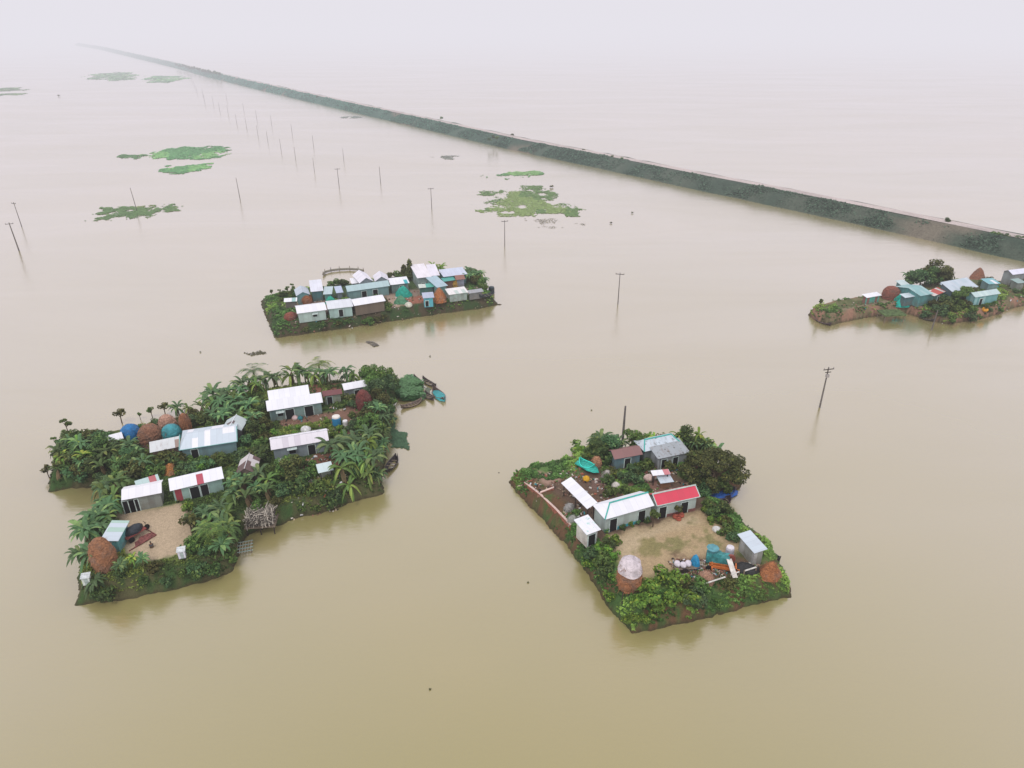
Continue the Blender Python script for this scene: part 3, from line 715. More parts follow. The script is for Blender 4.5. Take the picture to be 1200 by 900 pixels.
T((412,332.5), (421,331.5), (411,326), 2.4, .3, 'little flat white annex left of the tall gabled house', roof_mat(WHT), wall_mat(W_GREY), kind='shed', name='annex', cat='annex')
T((347,347), (363.5,345), (356,334), 2.3, .8, 'bluish grey gabled house at the left end of the back row', roof_mat((.48,.55,.62)), wall_mat((.16,.36,.36)), kind='gablev')
T((364,342), (379,340.5), (357,329), 2.6, .8, 'white roofed house with dark teal wall at the left of the back row', roof_mat((.70,.73,.80)), wall_mat((.08,.20,.21)), kind='shed')
T((378.5,345), (389,344.5), (378,336), 2.1, .5, 'small pale teal hut between the back row houses', roof_mat((.46,.58,.60)), wall_mat((.14,.34,.32)), kind='shed', name='hut', cat='hut')
T((394,343.5), (402.5,342.5), (393,335.5), 2.1, .4, 'small bluish hut against the end of the long teal house', roof_mat((.46,.54,.68)), wall_mat((.18,.24,.26)), kind='shed', name='hut', cat='hut')
T((332.5,354), (348,353), (333,349.5), 1.9, .4, 'small white-roofed shelter near the left end of the far island', roof_mat(WHT, (.3,.5,.48), .2), wall_mat((.15,.14,.13)), kind='shed', name='shelter', cat='shelter')
T((457.5,334), (480,331.5), (456,326), 2.2, .5, 'white-roofed house crossed by a turquoise roof strip', roof_mat(WHT, (.05,.40,.44), .14), wall_mat((.18,.28,.27)), kind='shed', doors=[(.6, .9, 1.6)])
T((489,326), (506,324), (484,310), 3.0, 1.0, 'bright white double-pitched house beside the dark conical tree', roof_mat((.78,.76,.80)), wall_mat((.30,.40,.38)), kind='shed', doors=[(.4, .8, 1.6)])
T((504,323.5), (515.5,322.5), (500,310), 3.0, .9, 'white right wing of the double-pitched house', roof_mat((.74,.73,.80)), wall_mat((.3,.4,.38)), kind='shed', name='house_wing')
T((512,337), (525,334.5), (503,324.5), 2.4, .6, 'slate blue sheet-roofed house in front of the bright white house', roof_mat((.38,.52,.58)), wall_mat((.16,.36,.34)), kind='shed')
T((491,337.5), (509,336), (491,333), 2.0, .3, 'low veranda with jade green roof edge', roof_mat((.55,.62,.55), (.08,.40,.32), .5), wall_mat((.06,.20,.18)), kind='shed', name='veranda', cat='veranda')
T((495.5,349.5), (509,348.5), (493.5,343), 2.1, .5, 'bright blue-walled hut with grey roof beside the orange haystack', roof_mat((.42,.48,.60)), wall_mat((.10,.42,.50), dirt=.1), kind='shed', name='hut', cat='hut', doors=[(.3, .7, 1.3)])
T((519.5,324.5), (548,321), (518,315.5), 2.4, .5, 'light blue-grey roofed house before the banana plants at the back', roof_mat((.56,.62,.74)), wall_mat((.12,.30,.30)), kind='shed', doors=[(.5, .8, 1.6)])
T((520,330), (534,328), (520,325.5), 1.9, .2, 'low jade green sheet-roofed stall', roof_mat((.07,.38,.32)), wall_mat((.2,.1,.08)), kind='shed', name='stall', cat='shed')
T((534.5,328), (545.5,327), (535,322.5), 2.1, .5, 'rust brown roofed hut above the yellow haystack', roof_mat((.26,.12,.09)), wall_mat((.3,.34,.42)), kind='shed', name='hut', cat='hut')
T((526,345.5), (549,342.5), (525,338), 1.7, .35, 'white roofed house at the right front of the far island', roof_mat((.76,.76,.74), (.5,.6,.55), .2), wall_mat((.36,.48,.44)), kind='shed')
T((549.5,344), (567,341.5), (549,340), 1.5, .3, 'low grey shed at the right end of the far island', roof_mat((.34,.36,.38), rust=.4), wall_mat((.2,.22,.22)), kind='shed', name='shed', cat='shed')
# --- far right island
Q = lambda *a, **k: house('Q', *a, **k)
Q((1016,349), (1033.5,346), (1015,344), 1.8, .3, 'lone white-roofed hut with turquoise side on the bare spit', roof_mat(WHT, rust=.03), wall_mat((.08,.40,.32), (.25,.12,.1), .5), kind='shed', name='hut', cat='hut')
Q((1057,335), (1067,334), (1057,328), 2.4, .5, 'pale teal hut behind the round brown haystack', roof_mat((.50,.62,.62)), wall_mat((.14,.28,.28)), kind='shed', name='hut', cat='hut')
Q((1061,349), (1078,346.5), (1061,343.5), 2.0, .3, 'low whitish blue roofed shed above the leaning pole', roof_mat((.55,.66,.70)), wall_mat((.08,.18,.20)), kind='shed', name='shed', cat='shed')
Q((1079,347), (1094,344), (1077,335), 2.6, .8, 'teal green sheet-roofed house left of the red-patterned wall', roof_mat((.24,.44,.44), (.32,.5,.5), .4), wall_mat((.10,.30,.30)), kind='gable')
Q((1095,347), (1110,341), (1092,339), 2.3, .3, 'hut roofed with white sheets covered in red squares', roof_mat((.62,.58,.55), (.45,.08,.06), .5), wall_mat((.10,.24,.22)), kind='shed', name='hut', cat='hut', doors=[(.5, .8, 1.5)])
Q((1116,342), (1147,336), (1103,330.5), 2.8, 1.2, 'largest light blue-grey roofed house of the far right island', roof_mat((.50,.58,.64), (.44,.54,.60), .3), wall_mat((.08,.14,.16)), kind='shed')
Q((1101,332.5), (1113,340.5), (1107,329), 2.6, .5, 'bluish wing at the left of the largest grey-roofed house', roof_mat((.42,.52,.58)), wall_mat((.1,.18,.2)), kind='shed', name='house_wing')
Q((1143,348.5), (1173,344), (1133,343.5), 2.2, .7, 'pale teal house with striped sheet wall near the front bank', roof_mat((.46,.60,.60), (.52,.66,.64), .3), wall_mat((.16,.38,.38), (.30,.52,.52), .35, dirt=.15), kind='gable', doors=[(.3, .8, 1.5)])
Q((1159,333), (1173,332), (1158,326), 2.0, .4, 'turquoise hut with a white patch left of the last house', roof_mat((.20,.46,.50), (.7,.75,.78), .3), wall_mat((.2,.34,.34)), kind='shed', name='hut', cat='hut')
Q((1187,322), (1211,319), (1186,316), 2.9, .7, 'white-roofed house on the far right cut by the picture edge', roof_mat((.70,.72,.84)), wall_mat((.30,.34,.34)), kind='gable')
Q((1193,332), (1203,331), (1193,326), 2.0, .3, 'greenish grey outbuilding below the last white-roofed house', roof_mat((.28,.40,.38)), wall_mat((.26,.30,.27)), kind='shed', name='outbuilding', cat='shed')

# ------------------------------------------------------------------ haystacks
PR = {'dome': [(1, 0), (1.04, .25), (1.0, .5), (.82, .75), (.5, .92), (.06, 1)],
      'cone': [(1, 0), (.88, .25), (.66, .52), (.40, .78), (.16, .95), (.02, 1)],
      'tall': [(.80, 0), (.95, .22), (1, .45), (.92, .66), (.66, .85), (.3, .96), (.03, 1)],
      'mush2': [(.70, 0), (.92, .12), (1.04, .3), (1.0, .5), (.86, .66), (.80, .74), (.74, .84), (.45, .95), (.05, 1)],
      'mush': [(.55, 0), (.62, .25), (.95, .42), (1.05, .55), (.95, .74), (.6, .92), (.05, 1)]}
def dens(pr, k=3):
    out = []
    for (a, b), (c, d) in zip(pr[:-1], pr[1:]):
        for i in range(k): out.append((a+(c-a)*i/k, b+(d-b)*i/k))
    return out+[pr[-1]]
def hay(key, px, py, wpx, hpx, shape, col, label, tarp=None, frac=.5, name='haystack', cat='haystack', seed=None, straps=False):
    m = MPP(py); W_ = wpx*m/2; H_ = hpx*m/.86-W_*.35; p = P(key, px, py-wpx*.14); seed = seed or int(px*7+py)
    if H_ < .5*W_: H_ = .5*W_
    r = empty(name, p, 0, label, cat); HOUSE_FOOT.append([p+Vector((W_*math.cos(a), W_*math.sin(a), 0)) for a in (0, 1, 2, 3, 4, 5)])
    pr = dens(PR[shape]); n = 22
    sb = MB().lathe([(q*W_, z*H_-.15) for q, z in pr], n, wob=.13, seed=seed); rs_ = random.Random(seed)
    for _ in range(260):
        q, z = rs_.choice(pr[:-4]); a_ = rs_.uniform(0, 6.28); q2 = q*W_*rs_.uniform(.98, 1.06); c_ = Vector((q2*math.cos(a_), q2*math.sin(a_), z*H_-.1+rs_.uniform(-.15, .15)))
        d_ = Vector((rs_.gauss(0, .3)+math.cos(a_)*.35, rs_.gauss(0, .3)+math.sin(a_)*.35, -.5)).normalized()*rs_.uniform(.2, .5); w_2 = Vector((-math.sin(a_), math.cos(a_), 0))*.035
        sb.add([c_-w_2, c_+w_2, c_+w_2*.3+d_, c_-w_2*.3+d_], [(0, 1, 2, 3)])
    sb.build('stack', straw_mat(col), r, smooth=False)
    if tarp is not None:
        tp = [(q*W_*1.07+.05, z*H_-.1+.06) for q, z in pr if z >= frac]
        tp = [(tp[0][0]*1.03, tp[0][1]-.25)]+tp
        MB().lathe(tp, n, wob=.09, seed=seed).build('tarpaulin', cloth_mat(tarp), r, smooth=True)
    return r
STR = (.34, .15, .07); STR2 = (.46, .28, .13); STR3 = (.26, .14, .08); PINK = (.48, .28, .20); ORG = (.55, .24, .08)
h = hay('R', 736.5, 692, 29, 41, 'mush2', STR, 'large haystack under a white tarpaulin dome at the front left corner of the right island', (.66, .60, .62), .66)
r_ = MB()
for i in range(5):
    a = -2.2+i*.45; r_.tube([(1.5*math.cos(a), 1.5*math.sin(a)-.2, -1.1), (1.35*math.cos(a), 1.35*math.sin(a), .35)], .06, 5)
r_.build('support_poles', DARKWOOD, h)
hay('R', 902, 676, 25, 20, 'cone', (.42, .17, .07), 'reddish brown cone-shaped haystack on the front right corner, beside the grey shed')
hay('R', 827, 682, 17, 13, 'dome', (.42, .24, .16), 'small low straw heap on the bare yard edge behind the pole rail', name='straw_heap', cat='straw heap')
hay('R', 699, 548, 11, 15, 'tall', (.50, .26, .15), 'small orange-brown straw stack by the turquoise boat')
hay('R', 711, 563, 10, 13, 'dome', (.40, .38, .35), 'grey covered mound between shrubs right of the turquoise boat', name='covered_mound', cat='mound')
hay('R', 667, 598, 10, 9, 'dome', (.40, .40, .38), 'grey straw mound under the cattle shed eave', name='covered_mound', cat='mound')
hay('R', 671, 612, 10, 9, 'dome', (.36, .38, .34), 'greyish mound beside the hut with dark doorway', name='covered_mound', cat='mound')
hay('L', 125, 669, 26, 42, 'tall', (.36, .17, .085), 'big orange-brown haystack in the lower left corner of the left island')
hay('L', 154.5, 516, 19, 18, 'dome', STR3, 'haystack wrapped in a bright blue tarpaulin', (.015, .17, .42), .12)
hay('L', 177.5, 519, 23, 22, 'dome', (.30, .15, .09), 'wide brown haystack between the blue and the teal covered ones')
hay('L', 197, 503, 19, 17, 'dome', PINK, 'pinkish tan haystack at the back behind the teal covered one')
hay('L', 202.5, 515, 19, 17, 'dome', STR3, 'haystack draped with a faded teal tarpaulin', (.05, .30, .34), .1)
hay('L', 219, 508, 12, 24, 'tall', (.32, .14, .07), 'slim tall brown haystack behind the blue-roofed house')
hay('L', 201, 556, 16, 14, 'cone', ORG, 'small orange haystack between the annex and the long narrow house')
hay('L', 427, 482, 17, 25, 'tall', (.20, .06, .05), 'dark red bullet-shaped haystack near the boats')
hay('L', 397, 531, 15, 13, 'cone', (.45, .32, .14), 'tan straw mound at the end of the central grey house')
hay('T', 359, 357, 14, 13, 'dome', (.36, .14, .06), 'rust orange straw pile behind the leftmost front house')
hay('T', 341, 375, 14, 9, 'dome', (.28, .09, .06), 'low dark red straw mound on the grass left of the front houses')
hay('T', 515, 354, 18, 16, 'cone', (.45, .17, .06), 'orange cone haystack beside the bright blue hut')
hay('T', 535, 337, 11, 10, 'dome', (.45, .28, .06), 'small round yellow haystack below the rust brown hut')
hay('Q', 1043, 352, 18, 16, 'dome', (.26, .10, .07), 'round reddish haystack beside the lone hut on the spit')
hay('Q', 1145, 329, 17, 15, 'cone', (.30, .14, .085), 'brown haystack rising behind the largest grey-roofed house')
# ------------------------------------------------------------------ boats
def boat(A, B, wd, label, col=(.06, .05, .045), z=0.0, thw=4, cat='boat', name='wooden_boat', load=None, draft=.12):
    a = G(*A, z); b = G(*B, z); d = b-a; L = d.length; c = (a+b)/2
    r = empty(name, (c.x, c.y, z), math.atan2(d.y, d.x), label, cat)
    n = 14; mb = MB(); vs = []; k = 7; dp = .42
    for i in range(n+1):
        t_ = i/n; x = (t_-.5)*L; s = math.sin(math.pi*min(.985, max(.015, t_)))**.65; sh = (abs(t_-.5)*2)**2.6*.75
        for j in range(k):
            q = j/(k-1)*2-1; y = wd/2*s*q; zz = -draft+(abs(q)**2.4)*dp*(.5+.5*s)+sh*(.35+.65*abs(q)) + (0 if s > .2 else .1)
            vs.append((x, y, zz))
    fs = [(i*k+j, (i+1)*k+j, (i+1)*k+j+1, i*k+j+1) for i in range(n) for j in range(k-1)]
    mb.add(vs, fs)
    o = mb.build('hull', plain(col, .7, .4, 3), r)
    md = o.modifiers.new('thickness', 'SOLIDIFY'); md.thickness = .06; md.offset = 0
    gb = MB()
    for side in (0, k-1): gb.tube([vs[i*k+side] for i in range(n+1)], .045, 5)
    gb.build('gunwale', plain(tuple(min(1, x*2.2) for x in col), .7), r)
    for i in range(thw):
        t_ = .22+.56*i/max(1, thw-1); s = math.sin(math.pi*t_)**.65
        MB().box(((t_-.5)*L, 0, .2), (.2, wd*s*.92, .05)).build('thwart', WOOD, r)
    if load: MB().lathe([(wd*.55, 0), (wd*.5, .25), (wd*.25, .45), (.03, .5)], 10, c=(L*.05, 0, .1), wob=.2, seed=3, sx=2.0).build('cover', cloth_mat(load), r, smooth=True)
    return r
boat((485,443.5), (494,451), 1.1, 'dark boat moored deepest in the green weeds off the left island')
boat((495.5,445.5), (511,455), 1.2, 'long slim dark canoe pointing at the ribbed boat')
boat((508.5,457.5), (520.5,470.5), 1.9, 'ribbed wooden boat with turquoise load, outermost of the moored boats', (.10, .07, .06), thw=6, load=(.05, .35, .36))
boat((498,462.5), (508,470), 1.3, 'half sunken dark boat between the weeds and the ribbed boat')
boat((470,479.5), (494.5,471.5), 1.3, 'pale edged long boat below the weed patch', (.13, .10, .08), thw=5)
boat((453,555), (465,537), 1.6, 'narrow black boat moored at the right bank of the left island', (.035, .03, .03))
boat((829,584.5), (861,577), 2.1, 'dark boat carrying a blue tarpaulin under the big tree', (.05, .05, .07), thw=3, load=(.02, .12, .45))
boat((838,591), (856,586.5), 1.7, 'smaller dark boat in front of the blue-loaded boat', (.045, .03, .035), thw=3)
boat((893,648), (913,659.5), 1.6, 'black boat drawn up beside the grey shed', (.025, .025, .03), thw=2, z=.9)
boat((679,543), (696,551.5), 1.7, 'turquoise boat lying on the grass of the right island', (.03, .42, .34), thw=3, z=ISL['R']['zt']+.45, load=(.03, .45, .36), draft=0)
boat((954,373), (973,382.5), 1.7, 'dark boat moored at the tip of the bare spit', (.07, .05, .055))
boat((1075,370), (1094,377.5), 1.9, 'dark boat moored beside the leaning pole', (.06, .05, .045))
boat((562,349.5), (579,345), 1.6, 'dark boat hauled out at the right end of the far island', (.03, .04, .045), z=2.4)
# ------------------------------------------------------------------ poles
def pole(px, py, h0, label, arm=True, z=0, r0=.13, lean=(0, 0), double=False, seed=0, group=None):
    h = h0*.88; p = G(px, py, z); rr = random.Random(int(px*3+py)); r = empty('utility_pole', p, rr.uniform(-.5, .5), label, 'utility pole', group)
    MB().tube([(0, 0, -.8), (lean[0]*h*.5, lean[1]*h*.5, h*.5), (lean[0]*h, lean[1]*h, h)], [r0, r0*.8, r0*.6], 7).build('shaft', POLEM, r)
    if arm:
        MB().box((lean[0]*h, -.12, h*.955), (2.0, .1, .12)).build('crossarm', DARKWOOD, r)
        for x in (-.9, 0, .9): MB().tube([(lean[0]*h+x, -.12, h*.955+.06), (lean[0]*h+x, -.12, h*.955+.32)], [.05, .07], 5).build('insulator', plain((.3, .28, .27)), r)
    if double:
        MB().box((lean[0]*h*.8, -.14, h*.8), (.5, .4, .5)).build('bracket', CONC, r)
        MB().box((lean[0]*h*.84, -.12, h*.885), (1.1, .1, .1)).build('lower_crossarm', DARKWOOD, r)
    return r
POLEM = plain((.15, .135, .125), .8, .3, 2)
pole(960.5, 477.5, 8.8, 'dark pole with double crossarm standing alone right of centre in open water', double=True, r0=.16)
pole(724, 356.5, 8.8, 'single pole with crossarm in water right of the far middle island')
pole(591.5, 288.5, 8.8, 'pole with small crossarm just below the largest weed patch')
pole(506, 245, 8.4, 'thin pole left of the largest weed patch')
pole(281.5, 234, 9, 'leaning thin pole right of the lower weed streak', arm=False, lean=(-.03, 0))
pole(397.5, 219.5, 8.4, 'pole with pale crossarm in the middle of the flooded plain')
pole(446, 214, 7.2, 'slim pole between the two nearest crossarm poles', arm=False)
pole(160.5, 247, 9, 'leaning pole standing in the lower left weed streak', arm=False, lean=(-.05, 0))
pole(22.5, 294, 9.4, 'nearer of the two tilted poles at the left edge', lean=(-.03, 0), r0=.2)
pole(25.5, 265.5, 8.8, 'farther of the two tilted poles at the left edge', lean=(-.03, 0))
FARP = [(368.5,201),(367.5,172),(346.5,187),(342.5,158),(329.5,177),(314,167),(302.5,160),(301,140),(318.5,147),(289,150),(286,131),(277.5,145),(267.5,134),(266,118),(257.5,130),(250,122),(240,120),(238,112),(231,109),(228,102),(225,96),(221,90),(403,189)]
for x, y in FARP:
    pole(x, y, 6.6, 'thin pole fading into haze in the rows towards the embankment', arm=False, group='thin poles in rows towards the embankment', r0=.10)
pole(729.5, 517, 7.0, 'weathered bare mast rising behind the banana trees', arm=False, z=2.3, r0=.22)
pole(1091.5, 387, 5.0, 'short pole leaning in the water before the far right island', arm=False, lean=(.1, .1), r0=.15)

# ------------------------------------------------------------------ floating weed patches
WEEDM = leaf_mat('water_weed', .1)
def weeds(poly, n, label, seed, col=None, size=.7, thr=.45, sc=.06, z=.03, name='weed_patch', zr=.08):
    r = np.random.default_rng(seed); q = [G(*p) for p in poly]; xs = [p.x for p in q]; ys = [p.y for p in q]
    cx, cy = sum(xs)/len(xs), sum(ys)/len(ys); k = n*5
    X = r.uniform(min(xs), max(xs), k); Y = r.uniform(min(ys), max(ys), k)
    D = sdist(X, Y, q); W_ = min(max(xs)-min(xs), max(ys)-min(ys)); nz = fbm(X*sc*1.3, Y*sc*1.0, seed, 3)*.4+fbm(X*sc*5, Y*sc*3, seed+50, 5)*.6
    ok = (D+(fbm(X*sc*4, Y*sc*3, seed+80, 4)-.58)*W_*.55 > 0) & (nz+np.clip(D/W_*.6, 0, .06) > (thr-.42)*.6+.51+r.normal(size=k)*.035)
    X, Y, D = X[ok][:n], Y[ok][:n], D[ok][:n]; m = len(X)
    nr = r.normal(size=(m, 3))*.08+np.array([0, 0, 1]); nr /= np.linalg.norm(nr, axis=1)[:, None]
    a = np.cross(nr, r.normal(size=(m, 3))); a /= np.linalg.norm(a, axis=1)[:, None]; b = np.cross(nr, a)
    s = size*.42*r.uniform(.5, 1.5, m)[:, None]; p = np.stack([X-cx, Y-cy, z+r.random(m)*zr+size*.03], 1)
    V = np.stack([p-a*s, p-b*s*.6, p+a*s, p+b*s*.6], 1).reshape(-1, 3); V[:, 2] = np.maximum(V[:, 2], .02)
    t_ = fbm(X*.1, Y*.05, seed+4)[:, None]; c0, c1, c2 = [np.array(c) for c in col]
    C = c0*(1-t_)+c1*t_; C = np.where(t_ > .58, c2, C)*r.uniform(.75, 1.2, m)[:, None]
    o = bpy.data.objects.new(name, np_mesh(name, V, np.arange(4*m).reshape(m, 4), WEEDM, fcol=C)); o.location = (cx, cy, 0); link(o)
    return tag(o, label, 'weed patch')
FG = ((.07, .21, .07), (.12, .32, .10), (.18, .38, .12))
weeds([(178,182),(185,176),(215,171),(262,171),(272,176),(262,184),(235,188),(190,188)], 9000, 'largest of the green weed islets left of the pole rows', 1, FG, 1.3, .36)
weeds([(135,184),(145,181),(172,182),(174,186),(150,188)], 1600, 'small weed islet left of the largest green islet', 2, FG, 1.2, .42)
weeds([(178,200),(195,195),(245,191),(252,197),(215,204),(190,204)], 4500, 'green weed islet just below the largest islet', 3, FG, 1.1, .40)
weeds([(108,254),(118,243),(150,243),(200,239),(228,240),(200,249),(160,256),(112,259)], 7500, 'long ragged weed streak around the leaning pole at the lower left', 4, ((.08,.19,.06),(.14,.28,.08),(.20,.28,.10)), .75, .45, .09)
weeds([(100,90),(110,86),(155,84),(163,89),(155,95),(120,94)], 2500, 'pale hazy weed streak left below the embankment', 5, FG, 3.5, .42, .02)
weeds([(170,92),(180,89),(215,89),(220,92),(200,97),(175,97)], 2500, 'hazy green weed strip right below the embankment end', 6, FG, 3.0, .36, .02)
weeds([(-15,104),(25,102),(30,106),(-10,108)], 900, 'upper hazy weed strip at the left picture edge', 7, FG, 2.5, .4, .02)
weeds([(-15,110),(30,109),(36,112),(-5,114)], 900, 'lower hazy weed strip at the left picture edge', 8, FG, 2.0, .4, .02)
weeds([(560,207),(590,202),(615,199),(642,203),(625,208),(590,211)], 2600, 'thin weed strip above the largest right weed patch', 9, FG, 1.0, .46, .05)
weeds([(553,236),(565,224),(600,219),(640,217),(662,226),(655,234),(690,247),(680,254),(640,254),(590,252),(560,246)], 16000, 'largest ragged green weed patch right of centre', 10, ((.09,.22,.06),(.14,.32,.08),(.22,.38,.11)), .7, .445, .05)
weeds([(615,256),(650,256),(690,262),(680,270),(630,266)], 300, 'faint brown weed scatter below the largest right patch', 11, ((.26,.25,.18),)*3, .6, .52, .08)
weeds([(498,184),(515,182),(545,182),(530,187)], 350, 'faint dark weed streak below the embankment', 12, ((.18,.2,.16),)*3, 1.0, .52, .05)
weeds([(395,137),(420,136),(425,138),(398,139)], 400, 'faint weed thread close to the embankment foot', 14, ((.18,.22,.18),)*3, 1.3, .45, .03)
weeds([(283,414),(290,411),(312,410),(314,415),(296,417)], 260, 'tiny drifting weed clump between the two left islands', 13, ((.06,.07,.03),(.12,.12,.05),(.09,.09,.05)), .4, .47, .2)
weeds([(428,400),(440,400),(448,406),(436,407)], 500, 'sparse twigs drifting before the far middle island', 15, ((.12,.11,.09),)*3, .4, .44, .2)
weeds([(458,458),(466,448),(480,443),(490,446),(494,456),(500,462),(492,470),(478,473),(464,472)], 5200, 'thick raised green weed mass beside the moored boats', 18, ((.035,.09,.035),(.09,.20,.07),(.06,.15,.06)), .7, .32, .2, .2, zr=1.1)
weeds([(452,505),(462,490),(466,508),(476,508),(483,517),(478,525),(455,527)], 2600, 'flat teal green weed mat along the right bank of the left island', 19, ((.05,.12,.07),(.08,.17,.09),(.06,.14,.08)), .5, .38, .2)
weeds([(495,452),(505,457),(503,464),(493,461)], 250, 'pale submerged weeds between the moored boats', 20, ((.16,.20,.14),)*3, .4, .4, .3)
for i, (x, y, s, lab) in enumerate([(504,418,.5,'tiny dark drifting tuft above centre left'),(69,113,3,'small dark hazy islet tuft at the upper left'),(619,683,.35,'tiny tuft drifting left of the right island'),(504,808,.35,'lone tiny tuft in the empty water near the bottom'),(693,481,.4,'little dark tuft drifting left of the weathered mast'),(646,220,2.2,'dark dry bush poking out of the largest right weed patch'),(716,262,1.2,'tiny dark clump in water right of the weed patch'),(741,250,1.2,'speck of weeds at the far right of the weed patch'),(235,413,.5,'faint tuft above the left island')]):
    a, b = LIB['sapling'][1]; p = G(x, y); e = empty('weed_tuft', (p.x, p.y, -.9*s*.38), i, lab, 'weed tuft'); e.scale = (s*.45, s*.45, s*.35)
    link(bpy.data.objects.new('leaves', a), e)

# ------------------------------------------------------------------ small things on the islands
def at(key, px, py): return P(key, px, py)
# low brick walls with pale coping on the left edge of the right island
BRICK = plain((.30, .11, .07), .9, .4, 5); COPE = plain((.66, .50, .44), .8, .2, 4)
def wallrun(key, pts, h, label, name='brick_wall', th=.2):
    W3 = [at(key, *p) for p in pts]; z = max(p.z for p in W3); r = empty(name, (W3[0].x, W3[0].y, W3[0].z), 0, label, 'wall')
    mb, cb = MB(), MB()
    for a, b in zip(W3[:-1], W3[1:]):
        a0, b0 = a-W3[0], b-W3[0]; d = b0-a0; n = Vector((-d.y, d.x, 0)).normalized()*th/2
        for m_, (lo, hi, k) in ((mb, (-.6, h, 1)), (cb, (h, h+.09, 1.35))):
            q = [a0-n*k, b0-n*k, b0+n*k, a0+n*k]
            m_.add([p+Vector((0, 0, lo)) for p in q]+[p+Vector((0, 0, hi)) for p in q], [(0, 1, 5, 4), (1, 2, 6, 5), (2, 3, 7, 6), (3, 0, 4, 7), (4, 5, 6, 7), (3, 2, 1, 0)])
    mb.build('masonry', BRICK, r); cb.build('coping', COPE, r)
wallrun('R', [(620,565.5), (615,568), (632,581), (650,598), (669,618)], .4, 'long low brick wall with pale coping along the left bank')
wallrun('R', [(633,580), (649,574)], .4, 'short brick cross wall joining the long wall')
wallrun('R', [(607,571.5), (612,571)], .3, 'stub of brick wall at the left tip of the right island')
# pole rails
def rail(key, pts, h, label, mat=BAMBOO, name='pole_rail', r=.06, posts=True):
    W3 = [at(key, *p) for p in pts]; e = empty(name, W3[0], 0, label, 'fence')
    for i, (a, b) in enumerate(zip(W3[:-1], W3[1:])):
        MB().tube([a-W3[0]+Vector((0, 0, h)), b-W3[0]+Vector((0, 0, h))], r, 6).build('rail', mat, e)
    if posts:
        for p in W3: MB().tube([p-W3[0]+Vector((0, 0, -.6)), p-W3[0]+Vector((0, 0, h+.1))], r, 5).build('post', WOOD, e)
rail('R', [(822,692), (849,683)], .9, 'left piece of the white pole rail in front of the bare yard', plain((.6,.6,.55)), r=.09)
rail('R', [(855,680.5), (865,677)], .9, 'middle piece of the white pole rail in front of the bare yard', plain((.6,.6,.55)), r=.08)
rail('R', [(871,676), (885,671.5)], .9, 'right piece of the white pole rail in front of the bare yard', plain((.6,.6,.55)), r=.09)
# threshing machine
p = at('R', 846, 668); r = empty('threshing_machine', p, -.25, 'teal and orange threshing machine with a white chute on the yard edge', 'machine')
MB().box((-.6, .9, .95), (2.6, 1.1, 1.0)).box((-.9, .9, 1.6), (1.3, .8, .35)).build('body', plain((.05, .26, .26), .5, .4), r)
MB().box((.2, -.3, .55), (3.4, .14, .3)).box((.2, .3, .45), (3.4, .14, .3)).box((-1.2, 0, .55), (.16, 1.6, .3)).box((1.5, 0, .55), (.16, 1.6, .3)).build('frame', plain((.6, .17, .04), .5, .3), r)
MB().box((1.0, -.6, 1.0), (.6, 2.4, .07), .35, (.35, 0)).build('chute', plain((.62, .60, .55), .6), r)
MB().lathe([(.45, 0), (.7, .5), (.75, .55)], 8, c=(-1.3, .9, 1.75)).build('hopper', plain((.10, .30, .34), .5), r)
for x, y in ((-1.5, -.5), (1.5, -.5), (-1.5, 1.6), (.9, 1.6)):
    MB().tube([(x, y-.08, .38), (x, y+.08, .38)], .38, 12).build('wheel', DARK, r)
MB().tube([(.9, .9, 1.1), (.9, 1.15, 1.1)], .5, 14).build('flywheel', plain((.25, .07, .05), .5), r)
# cart with white load and blue tarp
p = at('R', 802, 668); r = empty('hand_cart', p, .1, 'flat hand cart standing at the front of the sandy yard', 'cart')
MB().box((0, 0, .6), (2.6, 1.2, .1)).build('bed', WOOD, r)
for y in (-.68, .68): MB().tube([(-.2, y-.05, .42), (-.2, y+.05, .42)], .42, 14).build('wheel', DARKWOOD, r)
MB().tube([(1.3, -.45, .62), (2.3, -.45, .7), (2.3, .45, .7), (1.3, .45, .62)], .04, 5).build('handle', WOOD, r)
for i, (x, y, z, c) in enumerate([(-.9, .1, .66, 'leftmost'), (-.25, -.1, .66, 'middle'), (.4, .15, .66, 'rightmost')]):
    q = p+Vector((x, y, z)); o = MB().lathe([(.28, 0), (.4, .15), (.36, .35), (.2, .45), (.05, .48)], 9, wob=.1, seed=i, sx=1.0, sy=1.3).build('sack', plain((.66, .62, .66), .8, .2), smooth=True, loc=q)
    tag(o, f'{c} of the three white sacks on the hand cart', 'sack')
q = p+Vector((1.25, .35, .66)); o = MB().lathe([(.55, -.6), (.6, 0), (.5, .5), (.32, 1.0), (.1, 1.3)], 10, wob=.16, seed=5).build('blue_tarpaulin', cloth_mat((.02, .27, .50)), smooth=True, loc=q)
tag(o, 'bright blue tarpaulin bunched up at the end of the hand cart', 'tarpaulin')
q = at('R', 873, 668); o = MB().lathe([(1.5, -.1), (1.3, .35), (.8, .7), (.3, .95), (.05, 1.0)], 16, wob=.22, seed=9, sx=1.1, sy=.75).build('tarpaulin_heap', cloth_mat((.025, .027, .027)), smooth=True, loc=q); tag(o, 'black tarpaulin heap between the machine and the cone haystack', 'heap')
def drum(key, px, py, s, col, lid, label, name='plastic_drum', cat='drum'):
    q = at(key, px, py); e = empty(name, q, 0, label, cat)
    MB().lathe([(.42*s, -.05), (.46*s, .1*s), (.46*s, .85*s), (.40*s, .95*s)], 14).build('body', plain(col, .4, .1), e, smooth=False)
    MB().lathe([(.44*s, .95*s), (.40*s, 1.08*s), (.12*s, 1.14*s)], 14).build('lid', plain(lid, .4, .1), e)
drum('R', 854.5, 650, 1.1, (.5, .5, .56), (.68, .66, .70), 'white lidded drum at the right of the sandy yard')
